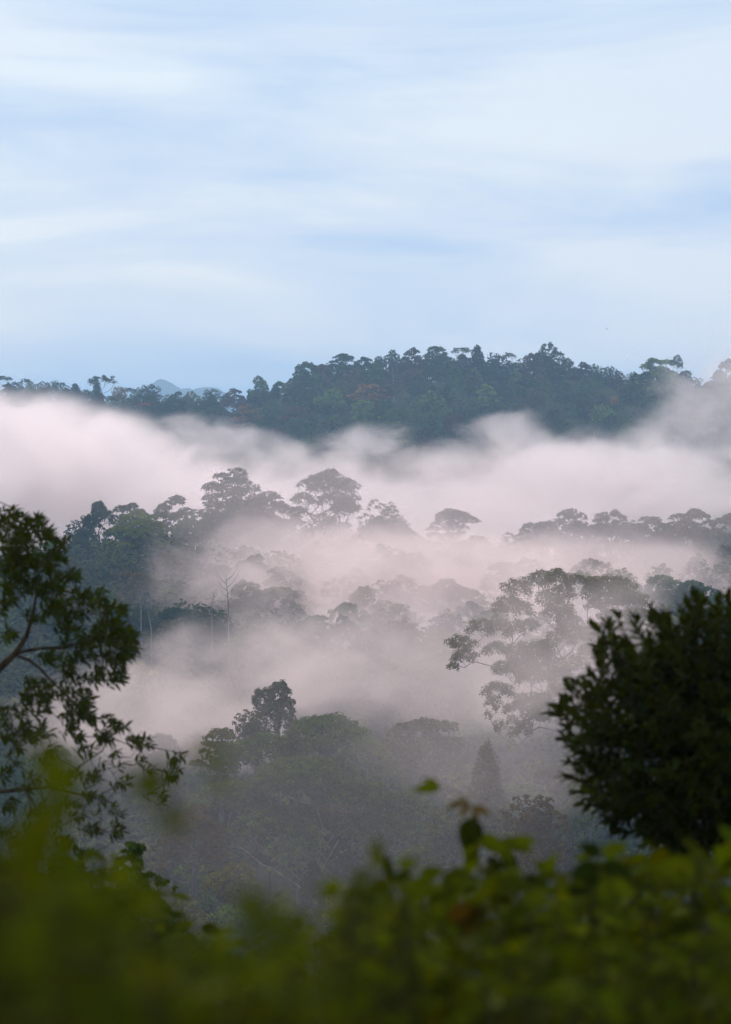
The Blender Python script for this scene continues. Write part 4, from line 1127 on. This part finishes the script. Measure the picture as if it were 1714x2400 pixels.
for i, (lab, D, x, y, s, n) in enumerate([
    ('strongly blurred shoot whose green tip hangs in front of the left branches', 3.6, 105, 1790, 95, 7),
    ('strongly blurred shoot with its tip beside the lowest spray of the left branches', 4.0, 380, 1850, 85, 6),
    ('small blurred green leaf tip at the upper left of the big lower tree', 4.4, 495, 1775, 62, 4),
    ('blurred yellow green shoot tip low at left of centre', 4.0, 585, 2110, 80, 6),
    ('blurred olive leaf tip right beside the yellow green shoot tip', 4.4, 670, 2150, 58, 3),
    ('blurred bright tip at the lower left of centre below the yellow green one', 4.2, 640, 2205, 60, 3),
    ('blurred shoot rising in the left part of the bottom left corner', 3.6, 60, 1960, 110, 7)]):
    rg = random.Random(i + 40)
    lv = [(x + rg.uniform(-.25, .25) * s, y + rg.uniform(-.1, .9) * s, s * rg.uniform(.7, 1.1), rg.uniform(-60, 200), rg.choice([OL, YE, GR]), rg.uniform(.5, .75)) for _ in range(n)]
    shoot(lab, D, [(x + 20, y + 620), (x + 12, y + 300), (x, y)], lv, i + 60, stem_r=.0018)

# ------------------------------------------------------------------ birds
def bird(px, py, size_px, d, label, bank):
    s = size_px * K * d
    c = P(px, py, d)
    root = thing('bird', label, 'bird', tuple(c), 'swiftlets over the forest')
    ys = np.array([-.45, -.3, -.1, .15, .32, .42]); rs_ = np.array([.02, .06, .10, .09, .07, .01])
    v, f = tubes([(np.stack([ys * 0, ys, ys * 0 + .02 * np.cos(ys)], -1) * s, rs_ * s)], 6)
    m = bpy.data.materials.get('feather')
    if not m:
        m, N_, L_ = new_mat('feather'); o_ = N_('ShaderNodeOutputMaterial'); d_ = N_('ShaderNodeBsdfDiffuse')
        n_ = N_('ShaderNodeTexNoise'); n_.inputs['Scale'].default_value = 40
        r_ = N_('ShaderNodeValToRGB'); r_.color_ramp.elements[0].color = (.02, .018, .016, 1); r_.color_ramp.elements[1].color = (.05, .045, .04, 1)
        L_(n_.outputs['Fac'], r_.inputs['Fac']); L_(r_.outputs['Color'], d_.inputs['Color']); L_(d_.outputs[0], o_.inputs['Surface'])
    link('body', mesh_np('body', v, f, [m], True), root)
    for sgn in (-1, 1):
        wv = np.array([[0.03, .18, .02], [.45, .24, .14], [1.0, -.1, .05], [.5, .04, .12], [0.05, -.12, .02],
                       [0.03, .18, -.01], [.45, .24, .12], [1.0, -.1, .04], [.5, .04, .10], [0.05, -.12, -.01]]) * np.array([sgn, 1, 1]) * s
        wf = [np.array([[0, 1, 3, 4], [9, 8, 6, 5], [0, 5, 6, 1], [3, 8, 9, 4]]), np.array([[1, 2, 3], [8, 7, 6]])]
        link('wing', mesh_np('wing', wv, wf, [m]), root)
    root.rotation_euler = (0, bank, bank * 2)
for (px, py, s, d, lab, b) in [(1048, 153, 3.2, 420, 'small dark bird high in the upper middle of the sky', .4), (634, 802, 3.2, 420, 'small dark bird low in the sky above the saddle left of the hill', -.3),
        (317, 810, 2.6, 450, 'tiny bird low in the sky above the left far ridge', .2), (1370, 602, 3.0, 430, 'tiny bird at right well above the far crest', .9),
        (1423, 771, 4.2, 400, 'largest of the birds, just above the right far crest', .5), (1563, 790, 2.6, 450, 'tiny bird above the broad pale green umbrella tree', -.5),
        (1090, 149, 2.2, 450, 'faintest speck of a bird beside the one high in the sky', .1), (170, 1092, 2.6, 430, 'tiny bird in front of the white mist at left', .3),
        (1519, 544, 2.2, 450, 'faint speck of a bird at right in the mid sky', -.2)]:
    bird(px, py, s, d, lab, b)

# ------------------------------------------------------------------ haze and mist
def volume_mat(name, color, density, aniso=0.0):
    m, N, L = new_mat(name)
    o = N('ShaderNodeOutputMaterial'); v = N('ShaderNodeVolumePrincipled')
    v.inputs['Color'].default_value = (*color, 1); v.inputs['Density'].default_value = density
    v.inputs['Anisotropy'].default_value = aniso
    L(v.outputs[0], o.inputs['Volume'])
    return m, N, L, v
def box(name, lo, hi, mat, kind):
    x0, y0, z0 = lo; x1, y1, z1 = hi
    v = [(x0, y0, z0), (x1, y0, z0), (x1, y1, z0), (x0, y1, z0), (x0, y0, z1), (x1, y0, z1), (x1, y1, z1), (x0, y1, z1)]
    f = [(0, 3, 2, 1), (4, 5, 6, 7), (0, 1, 5, 4), (1, 2, 6, 5), (2, 3, 7, 6), (3, 0, 4, 7)]
    return link(name, mesh_np(name, np.array(v), np.array(f), [mat]), kind=kind)
hm = volume_mat('haze_air', (0.46, 0.73, 1.0), 0.00014, 0.35)[0]
box('haze', (-11500, -100, -2), (11500, 20100, 168), hm, 'stuff')

def sphere_mesh():
    import bmesh
    bm = bmesh.new(); bmesh.ops.create_icosphere(bm, subdivisions=3, radius=1.02)
    me = bpy.data.meshes.new('mist_bank'); bm.to_mesh(me); bm.free()
    return me
SPH = sphere_mesh()
MIST_COL = (1.0, 0.915, 0.895)  # sunrise pink put into the mist's own colour
MAUVE = (1.0, 0.86, 0.825)  # valley copy of the mist tint, its dimmer light put into the colour
def mist(px, py, d, rx, ry, depth, dens, tilt=0.0, nscale=22.0, stretch=(1, 0.32, 1.5), seed=0.0, thr=0.35, amp=3.0, rate=1.0, aniso=0.45, col=None):
    """ellipsoid bank: centre photo px/py at distance d, rx, ry in photo pixels, depth half extent in m"""
    m, N, L, v = volume_mat('mist', col or MIST_COL, 0.0, aniso)
    m.cycles.volume_step_rate = rate
    geo = N('ShaderNodeNewGeometry'); tcn = N('ShaderNodeTexCoord')
    ln = N('ShaderNodeVectorMath'); ln.operation = 'LENGTH'; L(tcn.outputs['Object'], ln.inputs[0])
    fall = N('ShaderNodeMath'); fall.operation = 'POWER'; fall.inputs[1].default_value = 2.0; L(ln.outputs['Value'], fall.inputs[0])
    f1 = N('ShaderNodeMath'); f1.operation = 'SUBTRACT'; f1.inputs[0].default_value = 1.0; f1.use_clamp = True; L(fall.outputs[0], f1.inputs[1])
    mp = N('ShaderNodeMapping'); mp.inputs['Location'].default_value = (seed * 13.7, seed * 5.1, seed * 9.3)
    mp.inputs['Rotation'].default_value = (0, rad(-24), 0)
    mp.inputs['Scale'].default_value = tuple(s / nscale for s in stretch)
    L(geo.outputs['Position'], mp.inputs['Vector'])
    n = N('ShaderNodeTexNoise'); n.inputs['Scale'].default_value = 1.0; n.inputs['Detail'].default_value = 4.5; n.inputs['Roughness'].default_value = 0.55
    n.inputs['Distortion'].default_value = 0.5
    L(mp.outputs['Vector'], n.inputs['Vector'])
    a = N('ShaderNodeMath'); a.operation = 'MULTIPLY_ADD'; a.inputs[1].default_value = amp; a.inputs[2].default_value = -0.5 * amp - thr
    L(n.outputs['Fac'], a.inputs[0])
    b = N('ShaderNodeMath'); b.operation = 'MULTIPLY_ADD'; b.inputs[1].default_value = 1.6; b.use_clamp = True
    L(f1.outputs[0], b.inputs[0]); L(a.outputs[0], b.inputs[2])
    s = N('ShaderNodeMapRange'); s.interpolation_type = 'SMOOTHSTEP'; s.inputs['From Min'].default_value = 0; s.inputs['From Max'].default_value = 0.75
    L(f1.outputs[0], s.inputs['Value'])
    bp_ = N('ShaderNodeMath'); bp_.operation = 'POWER'; bp_.inputs[1].default_value = 2.2; L(b.outputs[0], bp_.inputs[0])
    mu = N('ShaderNodeMath'); mu.operation = 'MULTIPLY'; L(bp_.outputs[0], mu.inputs[0]); L(s.outputs[0], mu.inputs[1])
    de = N('ShaderNodeMath'); de.operation = 'MULTIPLY'; de.inputs[1].default_value = dens; L(mu.outputs[0], de.inputs[0])
    L(de.outputs[0], v.inputs['Density'])
    me = SPH.copy(); me.materials.append(m)
    o = link('mist_bank', me, None, NP(px, py, d), kind='stuff')
    o.scale = (rx * K * d, depth, ry * K * d)
    o.rotation_euler = (0, rad(tilt), 0)
    return o
# between the middle ridge and the far hill
mist(120, 1135, 1290, 860, 245, 190, 0.046, tilt=12, seed=1, nscale=26, amp=3.6)
mist(900, 1240, 1300, 900, 190, 190, 0.019, tilt=4, seed=2, nscale=22, amp=3.8)
mist(1380, 1150, 1330, 620, 175, 170, 0.017, tilt=-2, seed=3, nscale=20, amp=4.2)
mist(1690, 1010, 1430, 340, 270, 110, 0.009, tilt=-35, seed=4, nscale=20, amp=4.0)
mist(60, 985, 1430, 500, 100, 100, 0.014, tilt=8, seed=5, nscale=18, amp=3.6)
# torn wisps lifting off the bank in front of the far slope
mist(560, 1040, 1400, 260, 75, 60, 0.016, tilt=16, seed=21, nscale=15, amp=4.4)
mist(800, 1060, 1410, 230, 75, 60, 0.014, tilt=-14, seed=22, nscale=14, amp=4.4)
mist(1240, 1050, 1400, 240, 100, 60, 0.016, tilt=26, seed=23, nscale=15, amp=4.4)
mist(1010, 1080, 1420, 200, 60, 60, 0.010, tilt=-10, seed=24, nscale=14, amp=4.4)
mist(1480, 1090, 1400, 280, 70, 60, 0.012, tilt=6, seed=25, nscale=15, amp=4.4)
# in front of the middle ridge and through the valley
mist(1090, 1450, 860, 920, 285, 120, 0.0300, tilt=6, seed=6, nscale=18, amp=3.6, col=MAUVE)
mist(780, 1300, 925, 520, 130, 55, 0.0150, tilt=8, seed=7, nscale=14, amp=3.6, col=MAUVE)
mist(1480, 1350, 890, 560, 150, 70, 0.0190, tilt=0, seed=8, nscale=16, col=MAUVE)
mist(1080, 1190, 948, 1000, 190, 26, 0.0140, tilt=1, seed=14, nscale=16, thr=-0.25, amp=2.6, col=MAUVE)
mist(520, 1620, 640, 680, 240, 80, 0.0150, tilt=-12, seed=9, nscale=15, amp=3.6, col=MAUVE)
mist(1100, 1570, 610, 680, 250, 60, 0.0135, tilt=5, seed=10, nscale=15, col=MAUVE)
mist(1330, 1540, 470, 420, 290, 30, 0.0190, tilt=0, seed=12, nscale=13, col=MAUVE)
mist(1150, 1760, 450, 560, 220, 35, 0.0060, tilt=8, seed=11, nscale=12, col=MAUVE)
mist(740, 1900, 385, 820, 420, 45, 0.0016, tilt=4, seed=13, nscale=14, thr=-0.1, col=MAUVE)

# ------------------------------------------------------------------ labels for the crowded trees
SH = {'umbrella': 'spreading', 'flat': 'flat topped', 'round': 'rounded', 'cone': 'pointed', 'irregular': 'ragged'}
marks = [t for t in TREES if t['short']]
used = {t['label'] for t in TREES if t['label']}
for t in TREES:
    if t['label']: continue
    best = sorted(marks, key=lambda m: math.hypot(m['px'] - t['px'], (m['py'] - t['py']) * 1.3))
    done = False
    for m in best[:6]:
        dx, dy = t['px'] - m['px'], t['py'] - m['py']
        dist = math.hypot(dx, dy)
        if abs(dx) > 1.6 * abs(dy): w = 'right of' if dx > 0 else 'left of'
        elif abs(dy) > 1.6 * abs(dx): w = 'below' if dy > 0 else 'above'
        else: w = ('lower ' if dy > 0 else 'upper ') + ('right of' if dx > 0 else 'left of')
        near = 'just ' if dist < m['w'] * 1.0 else ''
        far = ' some way' if dist > m['w'] * 2.4 else ''
        lab = f"{t['colour']} {SH[t['kind']]} tree {near}{'' if near else far.strip() + (' ' if far else '')}{w} the {m['short']}"
        if len(lab.split()) > 15: continue
        if lab not in used:
            used.add(lab); done = True; break
    if not done:
        i = 2
        where = 'upper' if t['py'] < 1100 else 'lower'
        size = 'small' if t['w'] < 60 else 'large'
        lab = f"{size} {lab}"
        while lab in used:
            lab = ('darker ', 'paler ', 'taller ', 'lower ', 'wider ', 'narrower ')[(i - 2) % 6] + lab; i += 1
        used.add(lab)
    t['label'] = lab
    t['o']['label'] = lab
for o_ in bpy.data.objects:
    if 'label' in o_ and len(o_['label'].split()) > 16: print('LONG', len(o_['label'].split()), o_['label'])
print('TREES', len(TREES), 'far fill', kf, 'mid', km1, km2)
